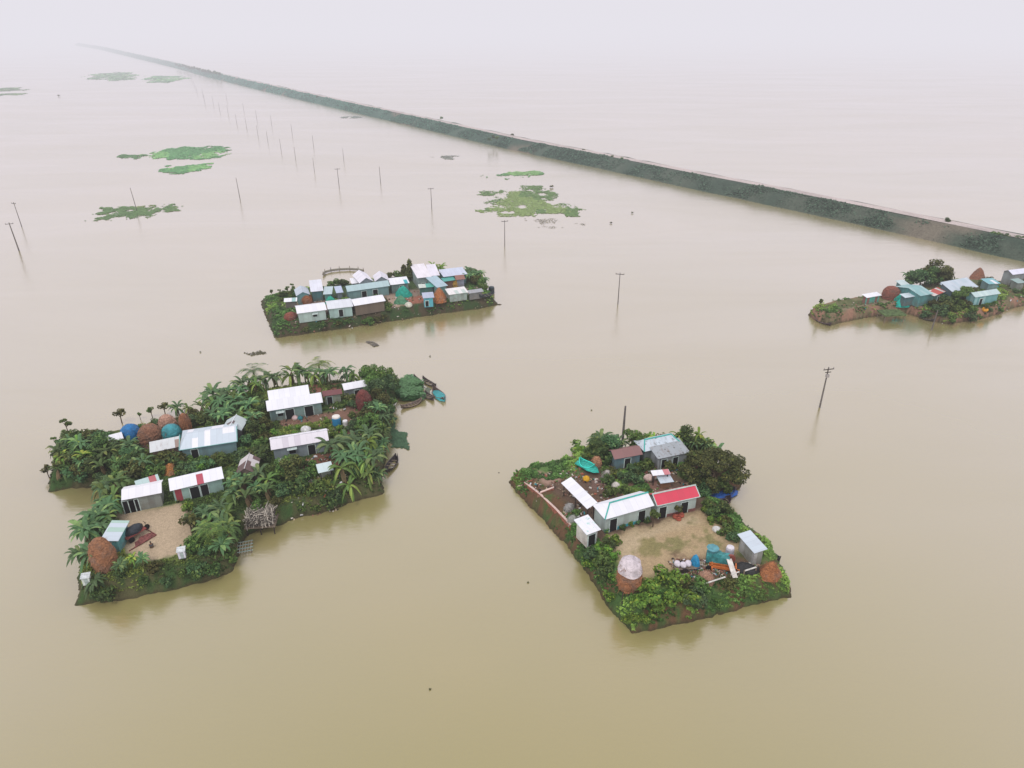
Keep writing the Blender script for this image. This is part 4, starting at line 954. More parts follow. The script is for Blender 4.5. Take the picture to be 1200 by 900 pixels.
drum('L', 395, 498, 1.5, (.03, .22, .42), (.72, .70, .64), 'round water tank, blue below and white above', 'water_tank', 'water tank')
drum('L', 405, 499, .9, (.62, .62, .60), (.7, .7, .7), 'small white drum next to the blue and white tank')
drum('L', 260, 545, .8, (.5, .5, .42), (.66, .62, .5), 'pale drum left of the brown striped shed')
drum('T', 576, 344, 1.6, (.02, .03, .03), (.03, .05, .06), 'black water tank at the right end of the far island', 'water_tank', 'water tank')
# clay pots
for i, (x, y, s, lab) in enumerate([(791.5, 607, .45, 'left clay pot by the red-roofed house door'), (795, 609.5, .4, 'front clay pot by the red-roofed house door'), (797.5, 605.5, .5, 'right clay pot by the red-roofed house door'), (711, 637, .5, 'red basin left of the bare yard below the white house'), (715.5, 636, .35, 'smaller red pot beside the red basin')]):
    o = MB().lathe([(.5*s, 0), (.95*s, .4*s), (.9*s, .8*s), (.5*s, 1.05*s), (.62*s, 1.2*s)], 12).build('clay_pot', plain((.42, .10, .06), .6, .3), smooth=True, loc=at('R', x, y)); tag(o, lab, 'pot')
# white bundles
for i, (k, x, y, s, c, lab) in enumerate([('R', 760, 562, .9, (.72,.55,.48), 'pale pink bundle lying on bare soil behind the white house'), ('R', 721, 570, .75, (.72,.68,.62), 'round cream bundle behind the white-roofed house'), ('R', 802.5, 554, .6, (.7,.7,.7), 'small white jug left of the big tree'), ('R', 687, 562.5, .7, (.75,.42,.02), 'bright yellow bundle on the grass beside the cattle shed'), ('R', 839.5, 622, .7, (.75,.75,.72), 'white sack among weeds near the grey shed'), ('L', 358.5, 505.5, 1.0, (.75,.77,.76), 'white dome-shaped cover right behind the central grey house'), ('L', 346, 491, .7, (.70,.52,.50), 'pink tub in front of the widest white house'), ('L', 352, 491, .6, (.03,.20,.22), 'dark teal tub in front of the widest white house'), ('L', 458, 474, 1.3, (.66,.66,.64), 'white cloth bundle on the right bank near the boats'), ('L', 330, 541, .6, (.66,.64,.66), 'white pail in front of the central grey house'), ('T', 479, 359, 1.1, (.66,.66,.55), 'white cloth hanging on the front bank of the far island'), ('Q', 1153.5, 364, 1.0, (.72,.35,.04), 'orange bundle on the front bank of the far right island')]):
    o = MB().lathe([(.6*s, -.05), (.8*s, .25*s), (.7*s, .55*s), (.35*s, .85*s), (.05*s, .9*s)], 12, wob=.12, seed=i+3).build('bundle', cloth_mat(c, .7), smooth=True, loc=at(k, x, y)); tag(o, lab, 'bundle')
# nets / turquoise tarpaulins
for i, (k, x, y, s, c, lab) in enumerate([('T', 473, 347, 2.0, (.02,.36,.27), 'emerald green net hung in front of the turquoise-striped house'), ('T', 388, 356, 1.5, (.03,.38,.26), 'emerald tarpaulin behind the middle front house'), ('Q', 1052, 352, 1.4, (.02,.42,.33), 'smaller turquoise net left on the stilted platform'), ('Q', 1057.5, 358, 1.9, (.02,.45,.36), 'larger turquoise net on the stilted platform'), ('Q', 1163, 337, 1.3, (.02,.33,.30), 'turquoise tarpaulin before the far right hut'), ('T', 470, 356, 1.6, (.10,.28,.16), 'dull green net spread on the bank of the far island')]):
    o = MB().lathe([(1.0*s, -.1), (.9*s, .3*s), (.55*s, .8*s), (.3*s, 1.1*s), (.04*s, 1.25*s)], 12, wob=.2, seed=i+40, sy=.6).build('fishing_net', cloth_mat(c, .7), smooth=True, loc=at(k, x, y)); tag(o, lab, 'net')
# stick pile hut over the water
p = G(307, 611, 1.2); r = empty('stick_stack', (p.x, p.y, 0), .12, 'grey stack of jute sticks on a platform over the water', 'stick stack'); mb = MB(); rr = random.Random(4)
for i in range(420):
    x = rr.uniform(-1.7, 1.7); y = rr.uniform(-1.3, 1.3); z = 1.5+rr.random()*1.5; c = rr.uniform(.35, 1.5); mb.col = (.40*c, .37*c, .31*c)
    a = rr.uniform(0, 6.28) if rr.random() < .3 else rr.gauss(1.57, .3); dz = rr.uniform(-.5, .5); l = rr.uniform(.3, .8)
    mb.tube([(x-l*math.cos(a), y-l*math.sin(a), z-dz), (x+l*math.cos(a), y+l*math.sin(a), z+dz)], .05, 4)
mb.build('sticks', vcol_mat('dry_sticks', scale=6), r, colors=True)
MB().box((0, 0, 2.0), (3.2, 2.4, 1.2)).build('core', plain((.08, .07, .06), .9), r)
MB().box((0, 0, 1.3), (3.9, 3.0, .12)).build('platform', WOOD, r)
for x in (-1.7, 0, 1.7):
    for y in (-1.3, 1.3): MB().tube([(x, y, -.8), (x, y, 1.3)], .07, 5).build('stilt', DARKWOOD, r)
# bamboo landing
p = G(281, 642, .35); r = empty('bamboo_landing', (p.x, p.y, .35), .3, 'bamboo lattice landing stage floating at the front bank', 'landing stage')
for i in range(9): MB().tube([(-1.35+i*.33, -1.1, 0), (-1.25+i*.33, 1.1, .05)], .055, 5).build('slat', BAMBOO, r)
for i in range(4): MB().tube([(-1.6, -1+i*.65, .09), (1.6, -1+i*.65, .09)], .055, 5).build('beam', plain((.30, .42, .36)), r)
for x in (-1.4, 1.4):
    for y in (-1, 1): MB().tube([(x, y, -.9), (x, y, .3)], .06, 5).build('pile', WOOD, r)
# motor van heap at yard shed
p = at('L', 158, 629); r = empty('rickshaw_van', p, 1.0, 'dark loaded rickshaw van parked beside the blue-green shed', 'cart')
MB().box((0, 0, .75), (2.6, 1.5, .12)).build('bed', plain((.25, .06, .05)), r)
MB().lathe([(1.05, 0), (1.0, .4), (.6, .7), (.05, .8)], 12, c=(.1, 0, .8), wob=.2, seed=8, sx=1.1, sy=.75).build('load', cloth_mat((.03, .04, .05)), r, smooth=True)
for x, y in ((-.8, -.8), (-.8, .8), (1.7, 0)): MB().tube([(x, y-.05, .38), (x, y+.05, .38)], .38, 14).build('wheel', DARK, r)
MB().tube([(1.2, 0, .75), (1.7, 0, .5), (1.6, 0, 1.2)], .04, 5).tube([(1.6, -.3, 1.2), (1.6, .3, 1.2)], .03, 5).build('handlebar', DARKWOOD, r)
o = MB().box((0, 0, .03), (3.6, 2.4, .05)).box((0, -1.2, .1), (3.6, .08, .14)).box((1.8, 0, .1), (.08, 2.4, .14)).build('ground_mat', plain((.22, .08, .07), .9, .5, 3), loc=at('L', 161, 633)+Vector((0, 0, .02)), rz=1.0); tag(o, 'dark red mat with raised edges under the rickshaw van', 'mat')
# stilted platform and bamboo weir
p = G(1051, 371, 1.6); r = empty('stilt_platform', (p.x, p.y, 0), .1, 'green covered platform on stilts at the middle of the far right island', 'platform')
MB().box((0, 2, 1.7), (5, 3.4, .3)).build('deck', plain((.09, .14, .05), .9, .5, 2), r)
for x in (-2.2, 2.2):
    for y in (.5, 3.5): MB().tube([(x, y, -.8), (x, y, 1.6)], .09, 5).build('stilt', WOOD, r)
r = empty('bamboo_weir', G(400, 325), 0, 'curved bamboo fish weir in the water behind the far middle island', 'fish weir'); o0 = G(400, 325)
arc = [G(x, y) for x, y in [(379,323.5),(381,320.5),(388,318.5),(398,317.3),(410,316.8),(420,317.5),(426,319)]]
MB().tube([a-o0+Vector((0, 0, .45)) for a in arc], .3, 5).build('fence', plain((.22, .21, .17), .9), r)
for a in arc: MB().tube([a-o0+Vector((0, 0, -.5)), a-o0+Vector((0, 0, 1.2))], .08, 5).build('post', WOOD, r)

# ------------------------------------------------------------------ a squatting person in the sandy yard
def skin(name, V, E, R, mat, parent, sub=1):
    me = bpy.data.meshes.new(name); me.from_pydata(V, E, []); o = bpy.data.objects.new(name, me); link(o, parent); me.materials.append(mat)
    md = o.modifiers.new('skin', 'SKIN'); md.use_smooth_shade = True
    for i, q in enumerate(me.skin_vertices[0].data):
        q.radius = (R[i], R[i]) if not isinstance(R[i], tuple) else R[i]; q.use_root = (i == 0)
    s = o.modifiers.new('sub', 'SUBSURF'); s.levels = sub; s.render_levels = sub
    return o
SKINM = plain((.16, .085, .05), .6, .1); SHIRT = plain((.06, .07, .09), .9, .2); LUNGI = plain((.10, .12, .09), .9, .2); HAIR = plain((.01, .01, .01), .6, .1)
p = at('L', 178.5, 643); r = empty('person', p, .6, 'person in dark clothes squatting alone on the sandy yard', 'person')
V = [(0, 0, .24), (0, .06, .42), (0, .14, .62), (0, .17, .72), (0, .20, .84), (0, .21, .93)]
E = [(0, 1), (1, 2), (2, 3), (3, 4), (4, 5)]; R = [.13, .12, .14, .055, .085, .07]
for s in (-1, 1):
    b = len(V)
    V += [(s*.11, .02, .24), (s*.17, .36, .46), (s*.14, .20, .08), (s*.15, .34, .04)]; E += [(0, b), (b, b+1), (b+1, b+2), (b+2, b+3)]; R += [.10, .07, .045, .035]
    b = len(V)
    V += [(s*.18, .14, .62), (s*.22, .28, .42), (s*.12, .46, .36), (s*.09, .55, .33)]; E += [(2, b), (b, b+1), (b+1, b+2), (b+2, b+3)]; R += [.055, .042, .03, .03]
    for k in range(5):
        b2 = len(V); x0 = s*(.06+.016*k); V += [(x0, .60, .33), (x0, .635, .30-.003*k)]; E += [(b+3, b2), (b2, b2+1)]; R += [.010, .008]
skin('body', V, E, R, SKINM, r)
skin('shirt', [(0, .02, .30), (0, .07, .44), (0, .14, .62), (-.19, .15, .60), (.19, .15, .60), (-.21, .24, .48), (.21, .24, .48)], [(0, 1), (1, 2), (2, 3), (2, 4), (3, 5), (4, 6)], [.155, .145, .165, .07, .07, .06, .06], SHIRT, r)
skin('lungi', [(0, -.02, .20), (-.12, .12, .30), (.12, .12, .30), (-.17, .36, .45), (.17, .36, .45), (-.15, .24, .2), (.15, .24, .2)], [(0, 1), (0, 2), (1, 3), (2, 4), (3, 5), (4, 6)], [.16, .13, .13, .09, .09, .07, .07], LUNGI, r)
MB().lathe([(.088, 0), (.096, .05), (.075, .11), (.02, .135)], 12, c=(0, .195, .86)).build('hair', HAIR, r, smooth=True)
# ------------------------------------------------------------------ vegetation
# front right island
grove('R', 'bush', [(683,532),(760,521),(830,520),(850,538),(812,532),(760,530),(700,545)], 14, .9, 1.5, 'dark shrub in the green belt behind the brown-roofed house', 1.6)
grove('R', 'banana', [(690,530),(730,525),(835,518),(845,535),(800,528),(745,530),(700,540)], 15, .8, 1.15, 'banana plant in the back row of the right island', 1.6)
grove('R', 'bright_banana', [(745,526),(835,518),(845,532),(780,526)], 6, .85, 1.15, 'light green banana plant in the back row of the right island', 1.8)
for (x, y, s, lab, v) in [(699,538,.95,'round dark tree at the left end of the banana row',0),(712,533,1.0,'bluish green tree left of the bare mast',2),(740,529,.9,'tree between the bare mast and the mottled roof',1),(700,527,.7,'small tree leaning out at the back left bank',1),(806,524,.9,'dark tree right behind the mottled roof',0)]:
    plant('tree', at('R', x, y), s*.85, lab, var=v)
plant('bright_bush', at('R', 676, 532), 1.2, 'low bright green shrub on the back bank', sxy=1.4)
# the big spreading tree
def big_tree(px, py, H, R, label):
    p = at('R', px, py); e = empty('tree', p, .4, label, 'tree'); rr = random.Random(12); cs = []; rs = []
    for i in range(26):
        a = i*2.399; q = R*math.sqrt((i+.5)/26); x = q*math.cos(a); y = q*math.sin(a)*.85
        s = R*rr.uniform(.15, .27); cs.append((x, y, H*(.86-.30*(q/R)**2)+rr.uniform(-.4, .4))); rs.append((s, s, s*.55))
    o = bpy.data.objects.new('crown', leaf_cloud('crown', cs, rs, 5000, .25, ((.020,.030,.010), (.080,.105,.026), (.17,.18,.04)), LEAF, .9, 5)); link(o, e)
    mb = MB(); mb.tube([(0, 0, -.5), (.1, 0, H*.25), (.1, .1, H*.45)], [.35, .26, .2], 8)
    for i in range(0, 26, 2):
        c = Vector(cs[i]); mb.tube([(.1, .1, H*.35), (c.x*.45, c.y*.45, H*.62), tuple(c)], [.15, .09, .03], 5)
    mb.build('trunk', BARK, e)
big_tree(835, 574, 6.2, 4.6, 'large dark olive spreading tree overhanging the boats')
grove('R', 'bush', [(800,560),(850,560),(862,572),(820,578)], 6, .8, 1.2, 'dark shrub under the large spreading tree', 1.2)
grove('R', 'bush', [(735,536),(790,536),(810,545),(806,556),(790,552),(740,556)], 9, .7, 1.15, 'shrub in the yard between the mottled and the red roofs', 1.6)
grove('R', 'bush', [(705,556),(750,555),(752,575),(712,580)], 7, .5, .9, 'small shrub behind the white-roofed house', 1.5)
grove('R', 'bright_bush', [(735,586),(757,578),(762,584),(740,592)], 3, .5, .8, 'bright green shrub touching the white roof from behind', 1.3)
plant('bright_banana', at('R', 716, 562), .5, 'small yellow-green banana sprout behind the white-roofed house')
grove('R', 'bush', [(670,600),(686,592),(690,602),(676,610)], 4, .4, .7, 'small dry shrub between the cattle shed and the hut', 1.1)
grove('R', 'bright_bush', [(678,636),(694,634),(722,640),(720,668),(727,690),(712,688),(694,660)], 12, .6, 1.0, 'leafy vine clump on the left bank below the hut', 1.5)
grove('R', 'bush', [(690,640),(712,636),(720,656),(722,676),(704,668)], 7, .6, .95, 'darker shrub on the left bank below the hut', 1.5)
grove('R', 'bright_bush', [(748,692),(776,682),(802,678),(808,700),(780,712),(752,706)], 14, .9, 1.35, 'bright green gourd thicket on the front bank right of the tarpaulin haystack', 1.4)
grove('R', 'bush', [(800,684),(822,688),(820,704),(800,700)], 4, .8, 1.1, 'dull green shrub at the end of the gourd thicket', 1.3)
grove('R', 'bush', [(822,694),(885,678),(918,686),(905,700),(840,718)], 22, .5, .85, 'low creeper clump along the front bank under the pole rail', 1.8)
grove('R', 'bright_bush', [(738,712),(760,710),(762,728),(745,735)], 5, .7, 1.0, 'fresh green creeper at the front left tip of the right island', 1.2)
grove('R', 'bright_bush', [(823,598),(848,598),(850,615),(832,612)], 7, .5, .9, 'bright shrub at the right end of the red-roofed house', 1.3)
grove('R', 'bush', [(826,596),(850,596),(858,618),(866,640),(852,628)], 7, .5, .9, 'dark low shrub along the right bank', 1.4)
for i, (x, y) in enumerate([(711,621),(730,618),(737,613.5),(745,612),(758,610)]):
    plant('bright_bush' if i in (2,) else 'bush', at('R', x, y+2), .42+.1*(i == 2), ['leftmost potted shrub at the white house wall','second potted shrub from the left at the white house wall','tallest yellow-green potted shrub at the white house wall','fourth potted shrub at the white house wall','potted shrub beside the right door of the white house'][i])
plant('sapling', at('R', 765, 618), 1.1, 'thin sapling in front of the joint of the two roofs')
plant('sapling', at('R', 795, 605), .7, 'little sapling behind the clay pots')
# left island
LB = 'L'
grove(LB, 'banana', [(237,482),(250,462),(285,456),(282,478),(262,488)], 12, 1.0, 1.35, 'banana plant in the tall clump at the back left corner', 1.5)
grove(LB, 'banana', [(238,500),(262,486),(290,482),(300,500),(262,506)], 9, .9, 1.2, 'banana plant left of the widest white house', 1.6)
grove(LB, 'banana', [(290,452),(315,449),(345,446),(346,452),(312,459),(292,462)], 8, .9, 1.2, 'banana plant on the back edge behind the widest white house', 1.8)
grove(LB, 'banana', [(345,447),(388,443),(388,450),(366,452),(350,450)], 9, 1.1, 1.5, 'tall banana plant behind the maroon-roofed house', 1.5)
grove(LB, 'banana', [(392,441),(432,444),(432,450),(396,448)], 8, .95, 1.3, 'banana plant behind the white-roofed cottage', 1.5)
grove(LB, 'tree', [(434,450),(452,452),(455,475),(438,478)], 6, .65, .9, 'leafy tree on the back right corner of the left island', 1.8)
grove(LB, 'bush', [(430,450),(455,455),(458,500),(440,520),(432,500)], 14, .8, 1.3, 'shrub along the right bank near the boats', 1.5)
grove(LB, 'banana', [(432,480),(456,480),(456,520),(440,525)], 7, .7, 1.0, 'banana plant along the right bank near the boats', 1.8)
grove(LB, 'banana', [(388,535),(430,520),(448,530),(446,568),(405,572),(390,556)], 22, .95, 1.35, 'banana plant in the dense grove at the lower right', 1.5)
plant('bright_banana', at(LB, 436, 530), 1.1, 'yellow-green banana plant standing out of the lower right grove')
plant('bright_banana', at(LB, 450, 530), .7, 'small yellowish banana plant on the right bank above the black boat')
grove(LB, 'banana', [(266,596),(272,570),(300,566),(324,568),(322,588),(290,592)], 14, .8, 1.1, 'banana plant in the middle grove above the stick stack', 1.6)
grove(LB, 'banana', [(240,608),(266,600),(275,622),(262,645),(245,640)], 8, .85, 1.15, 'banana plant right of the sandy yard', 1.6)
grove(LB, 'bush', [(226,605),(250,600),(275,640),(268,662),(232,672),(222,655)], 12, .6, 1.1, 'shrub on the lower bank right of the sandy yard', 1.5)
plant('bright_bush', at(LB, 222, 600), 1.0, 'yellow-flowering bush at the corner of the long narrow house')
plant('sapling', at(LB, 225, 625), 1.3, 'bare-stemmed sapling at the right edge of the sandy yard')
plant('palm', at(LB, 252, 640), 1.0, 'star-shaped palm right of the latrine scaffold')
grove(LB, 'banana', [(122,590),(128,580),(150,578),(138,600),(112,625)], 9, .95, 1.3, 'banana plant left of the white-roofed grey house', 1.4)
grove(LB, 'banana', [(104,640),(114,612),(126,606),(122,632)], 8, .95, 1.25, 'banana plant overhanging the water beside the blue-green shed', 1.3)
grove(LB, 'banana', [(94,680),(100,655),(114,654),(112,684)], 7, .95, 1.25, 'banana plant at the lower left corner of the left island', 1.4)
plant('banana', at(LB, 143, 672), .7, 'left small banana plant on the front bank below the yard')
plant('bright_banana', at(LB, 158, 664), .7, 'middle small banana plant on the front bank below the yard')
plant('banana', at(LB, 168, 664), .65, 'right small banana plant on the front bank below the yard')
grove(LB, 'bush', [(92,700),(110,680),(160,670),(220,656),(266,655),(272,672),(190,696),(92,710)], 70, .5, .9, 'shrub on the long front bank of the lower left mound', 1.35)
grove(LB, 'bush', [(72,525),(105,512),(135,520),(170,535),(175,562),(120,568),(66,568)], 34, .9, 1.45, 'shrub in the thicket on the left wing of the left island', 1.6)
grove(LB, 'banana', [(75,530),(110,520),(160,535),(172,560),(110,562),(70,560)], 20, .8, 1.15, 'banana plant in the thicket on the left wing', 1.9)
grove(LB, 'bright_banana', [(74,535),(95,530),(100,545),(78,552)], 3, .85, 1.05, 'light green banana plant at the left tip of the thicket', 2)
grove(LB, 'tree', [(120,530),(165,540),(165,558),(110,560),(85,550)], 7, .5, .75, 'low rounded tree in the thicket on the left wing', 2.4)
grove(LB, 'bush', [(172,535),(196,532),(208,545),(195,560),(176,560)], 9, .8, 1.2, 'shrub between the annex and the faded annex', 1.5)
grove(LB, 'bush', [(208,545),(262,532),(270,548),(215,560)], 12, .7, 1.1, 'shrub in front of the blue-roofed house', 1.4)
grove(LB, 'bright_bush', [(205,552),(250,538),(250,550),(212,560)], 5, .6, .95, 'yellow-green bush in front of the blue-roofed house', 1.5)
grove(LB, 'bush', [(235,500),(262,496),(262,503),(240,508)], 5, .7, 1.0, 'shrub behind the blue-roofed house', 1.3)
grove(LB, 'bush', [(286,482),(312,482),(316,515),(316,540),(300,556),(284,550),(284,510)], 20, .8, 1.25, 'shrub in the green belt left of the central grey house', 1.6)
grove(LB, 'tree', [(290,490),(308,488),(310,512),(292,520)], 3, .5, .7, 'small tree left of the central grey house', 2.4)
grove(LB, 'bright_bush', [(320,508),(385,496),(388,503),(320,514)], 10, .45, .75, 'bright vegetable bush behind the central grey house', 1.5)
grove(LB, 'bright_bush', [(388,505),(404,503),(406,515),(390,518)], 5, .6, .9, 'bright bush at the right end of the central grey house', 1.3)
grove(LB, 'bush', [(325,545),(365,540),(368,560),(400,572),(370,580),(330,585),(318,565)], 20, .7, 1.2, 'shrub on the slope in front of the central grey house', 1.6)
plant('tree', at(LB, 345, 562), .85, 'tree with pale trunk in front of the central grey house', var=3)
plant('tree', at(LB, 335, 560), .7, 'round tree at the left front of the central grey house', var=1)
grove(LB, 'bush', [(300,592),(330,585),(400,575),(446,565),(449,579),(395,594),(330,612),(290,622)], 34, .5, .95, 'shrub hanging over the front bank of the right wing', 1.6)
grove(LB, 'bush', [(404,485),(430,488),(430,515),(410,520)], 9, .6, .95, 'dry shrub below the dark red haystack', 1.5)
grove(LB, 'bush', [(400,465),(418,460),(418,478),(402,478)], 5, .7, 1.0, 'shrub left of the dark red haystack', 1.4)
grove(LB, 'bright_bush', [(286,456),(306,452),(304,462),(286,468)], 4, .6, .9, 'bright green shrub on the back edge of the left island', 1.5)
grove(LB, 'bush', [(225,490),(240,480),(240,498),(228,502)], 5, .8, 1.1, 'shrub beside the slim tall haystack', 1.3)
grove(LB, 'bush', [(150,498),(225,486),(228,492),(160,504)], 6, .35, .6, 'low tuft on the grassy back strip', 2)
for (x, y, s, k, v, lab) in [(80,507,1.0,'sapling',0,'lone round sapling at the back left tip'),(143,496,1.2,'sapling',1,'thin dry sapling above the blue covered haystack'),(165,492,.6,'sapling',0,'tiny sapling on the grassy back strip'),(179,490,.9,'sapling',0,'small green sapling left of the pinkish haystack'),(194,487,1.1,'sapling',1,'slender sapling behind the pinkish haystack'),(207,487,1.0,'banana',0,'banana plant alone on the back edge behind the haystacks'),(222,486,.85,'banana',1,'smaller banana plant behind the slim tall haystack'),(67,525,.8,'sapling',0,'sapling leaning out on the left bank, upper one'),(58,560,.9,'sapling',1,'reddish sapling leaning out on the left bank, lower one')]:
    plant(k, P('L', x, y), s, lab, var=v)
plant('palm', at(LB, 376, 446), 1.3, 'tall palm with upright fronds behind the maroon-roofed house')
plant('palm', at(LB, 300, 452), 1.2, 'palm with drooping fronds on the back edge')
# far middle island
def cone_tree(px, py, H, label):
    p = at('T', px, py); e = empty('tree', p, 0, label, 'tree'); cs = [(0, 0, H*(.25+.13*i)) for i in range(6)]; rs = [(1.2*(1-.12*i), 1.2*(1-.12*i), H*.12) for i in range(6)]
    link(bpy.data.objects.new('crown', leaf_cloud('crown', cs, rs, 900, .35, OLV, LEAF, .4, 77)), e); MB().tube([(0, 0, -.3), (0, 0, H*.7)], [.2, .08], 6).build('trunk', BARK, e)
cone_tree(481, 329, 5.4, 'dark narrow conical tree beside the double-pitched house')
cone_tree(474, 325, 3.2, 'shorter conical tree left of the tall dark one')
grove('T', 'bright_banana', [(505,319),(520,318),(520,321),(507,322)], 4, .9, 1.2, 'light green banana plant behind the bright white house', 1.2)
grove('T', 'banana', [(545,320),(560,320),(568,330),(562,336),(548,330)], 10, .85, 1.2, 'banana plant at the back right of the far island', 1.4)
grove('T', 'bush', [(548,322),(566,324),(572,340),(556,338)], 8, .8, 1.2, 'dark shrub at the back right of the far island', 1.5)
grove('T', 'bush', [(322,350),(345,343),(348,348),(330,354)], 7, .5, .8, 'shrub at the left end of the back row', 1.5)
grove('T', 'bush', [(385,334),(410,328),(412,332),(392,336)], 8, .7, 1.0, 'shrub behind the long teal house', 1.4)
grove('T', 'bush', [(455,326),(476,322),(478,327),(458,328)], 6, .7, 1.0, 'shrub behind the turquoise-striped house', 1.3)
grove('T', 'bush', [(348,372),(452,360),(455,372),(420,380),(352,388)], 24, .5, .85, 'shrub on the front bank below the three front houses', 1.8)
grove('T', 'bush', [(425,356),(452,354),(455,372),(430,376)], 9, .7, 1.1, 'dark shrub covering the brown-walled front house', 1.4)
grove('T', 'bright_bush', [(388,352),(410,348),(412,352),(392,356)], 4, .6, .9, 'bright shrub behind the middle front house', 1.4)
grove('T', 'bush', [(475,368),(520,360),(575,352),(578,356),(520,366),(478,374)], 16, .35, .7, 'low shrub on the right front bank of the far island', 2)
plant('bright_bush', at('T', 364, 375), .6, 'small round green bush against the leftmost front house')
grove('T', 'sapling', [(318,348),(345,342),(346,345),(322,350)], 4, .7, 1.0, 'sapling on the left back edge of the far island', 1.6)
# far right island
grove('Q', 'tree', [(1058,338),(1075,333),(1102,330),(1104,333),(1080,338)], 8, .8, 1.05, 'dark tree in the cluster behind the far right houses', 2.0)
plant('tree', at('Q', 1095, 333), 1.35, 'tallest olive tree behind the far right houses', var=3)
plant('banana', at('Q', 1063, 333), 1.2, 'banana plant at the left end of the tree cluster')
grove('Q', 'bush', [(1085,360),(1105,352),(1142,360),(1145,368),(1110,374),(1085,368)], 20, .9, 1.4, 'dark shrub on the front bank of the far right island', 1.6)
grove('Q', 'tree', [(1122,350),(1135,350),(1136,358),(1122,358)], 3, .6, .8, 'small dark tree left of the striped-wall house', 1.8)
grove('Q', 'bush', [(1145,362),(1180,355),(1182,360),(1150,370)], 10, .5, .9, 'shrub below the striped-wall house', 1.5)
grove('Q', 'bush', [(1145,334),(1160,331),(1160,336),(1148,340)], 5, .8, 1.1, 'shrub beside the brown haystack on the far right island', 1.4)
grove('Q', 'bush', [(1180,335),(1215,330),(1240,336),(1190,348)], 10, .6, 1.0, 'shrub below the last white-roofed house', 1.6)
grove('Q', 'bush', [(1046,362),(1075,360),(1080,366),(1050,366)], 8, .7, 1.1, 'shrub around the stilted platform', 1.4)
plant('sapling', at('Q', 961, 361), .9, 'lone sapling at the tip of the bare spit')

# trees and shrubs on the embankment
def emb_plant(kind, px, py, s, label, group=None, var=None):
    p = G(px, py, 3.2); plant(kind, p, s, label, group, var)
emb_plant('tree', 1108, 263.5, .5, 'single round dark tree on the embankment top')
for x in (1163, 1169, 1176, 1182, 1187, 1193, 1199, 1206): emb_plant('bush', x, 277+(x-1163)*.17, .9, 'shrub in the row on the near end of the embankment', 'shrubs in the row on the near end of the embankment')
emb_plant('tree', 717.5, 186.5, .38, 'left one of two small roadside trees on the embankment')
emb_plant('tree', 728.5, 189, .38, 'right one of two small roadside trees on the embankment')
for x, y in ((578,163.5),(583,165),(574,166)): emb_plant('tree', x, y, .5, 'dark tree in the group on the middle of the embankment', 'tree group on the middle of the embankment')
for x, y in ((338,106),(372,114.5),(683,178.5),(518,139),(600,160)): emb_plant('bush', x, y, .9, 'dark dot of a shrub on the hazy embankment road', 'dark shrubs dotting the hazy embankment road')
for i in range(16):
    x = 208+i*3.3; emb_plant('tree', x, 78+i*.75+random.uniform(-.5, .8), .95, 'pale tree in the hazy roadside grove near the far end', 'hazy roadside grove near the far end')
# rough grass and creepers on the long bank
rg = np.random.default_rng(9); vs_ = []; cs_ = []
seg = [(a, b) for a, b in zip(EMB[:-1], EMB[1:])]; ln_ = np.array([(b-a).length for a, b in seg]); pr_ = np.array([min(1, 400/((a.length+b.length)/2))**1.3 for a, b in seg])*ln_; pr_ /= pr_.sum()
NB = 64000; ks = rg.choice(len(seg), NB, p=pr_); us = rg.random(NB); off = rg.uniform(.2, 7.0, NB)
A_ = np.array([tuple(s_[0]) for s_ in seg])[ks]; B_ = np.array([tuple(s_[1]) for s_ in seg])[ks]; d_ = B_-A_; d_ /= np.linalg.norm(d_, axis=1)[:, None]
nn_ = np.stack([-d_[:, 1], d_[:, 0], d_[:, 2]*0], 1); nn_ *= np.where(nn_[:, 1] < 0, -1, 1)[:, None]
zz_ = np.interp(off, [q[0] for q in prof], [q[1] for q in prof]); p_ = A_+(B_-A_)*us[:, None]+nn_*off[:, None]; cl = fbm(p_[:, 0]*.12, p_[:, 1]*.12, 3)
keep = cl+rg.normal(size=NB)*.05 > .46; p_, zz_, cl = p_[keep], zz_[keep], cl[keep]; m_ = len(p_); p_[:, 2] = zz_+rg.random(m_)*.9*np.clip(cl-.4, .02, 1)*1.6+.05
nr_ = rg.normal(size=(m_, 3))*.5+np.array([0, -.3, 1]); nr_ /= np.linalg.norm(nr_, axis=1)[:, None]
a_ = np.cross(nr_, rg.normal(size=(m_, 3))); a_ /= np.linalg.norm(a_, axis=1)[:, None]; b_ = np.cross(nr_, a_); s_ = (.22+np.linalg.norm(p_, axis=1)*.0008)[:, None]*rg.uniform(.5, 1.3, m_)[:, None]
V_ = np.stack([p_-a_*s_, p_-b_*s_*.5, p_+a_*s_, p_+b_*s_*.5], 1).reshape(-1, 3)
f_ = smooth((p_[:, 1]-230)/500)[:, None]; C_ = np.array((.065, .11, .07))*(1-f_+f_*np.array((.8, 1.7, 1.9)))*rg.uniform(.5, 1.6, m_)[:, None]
tag(link(bpy.data.objects.new('embankment_grass', np_mesh('embankment_grass', V_, np.arange(4*m_).reshape(m_, 4), LEAF, fcol=C_))), kind='stuff')
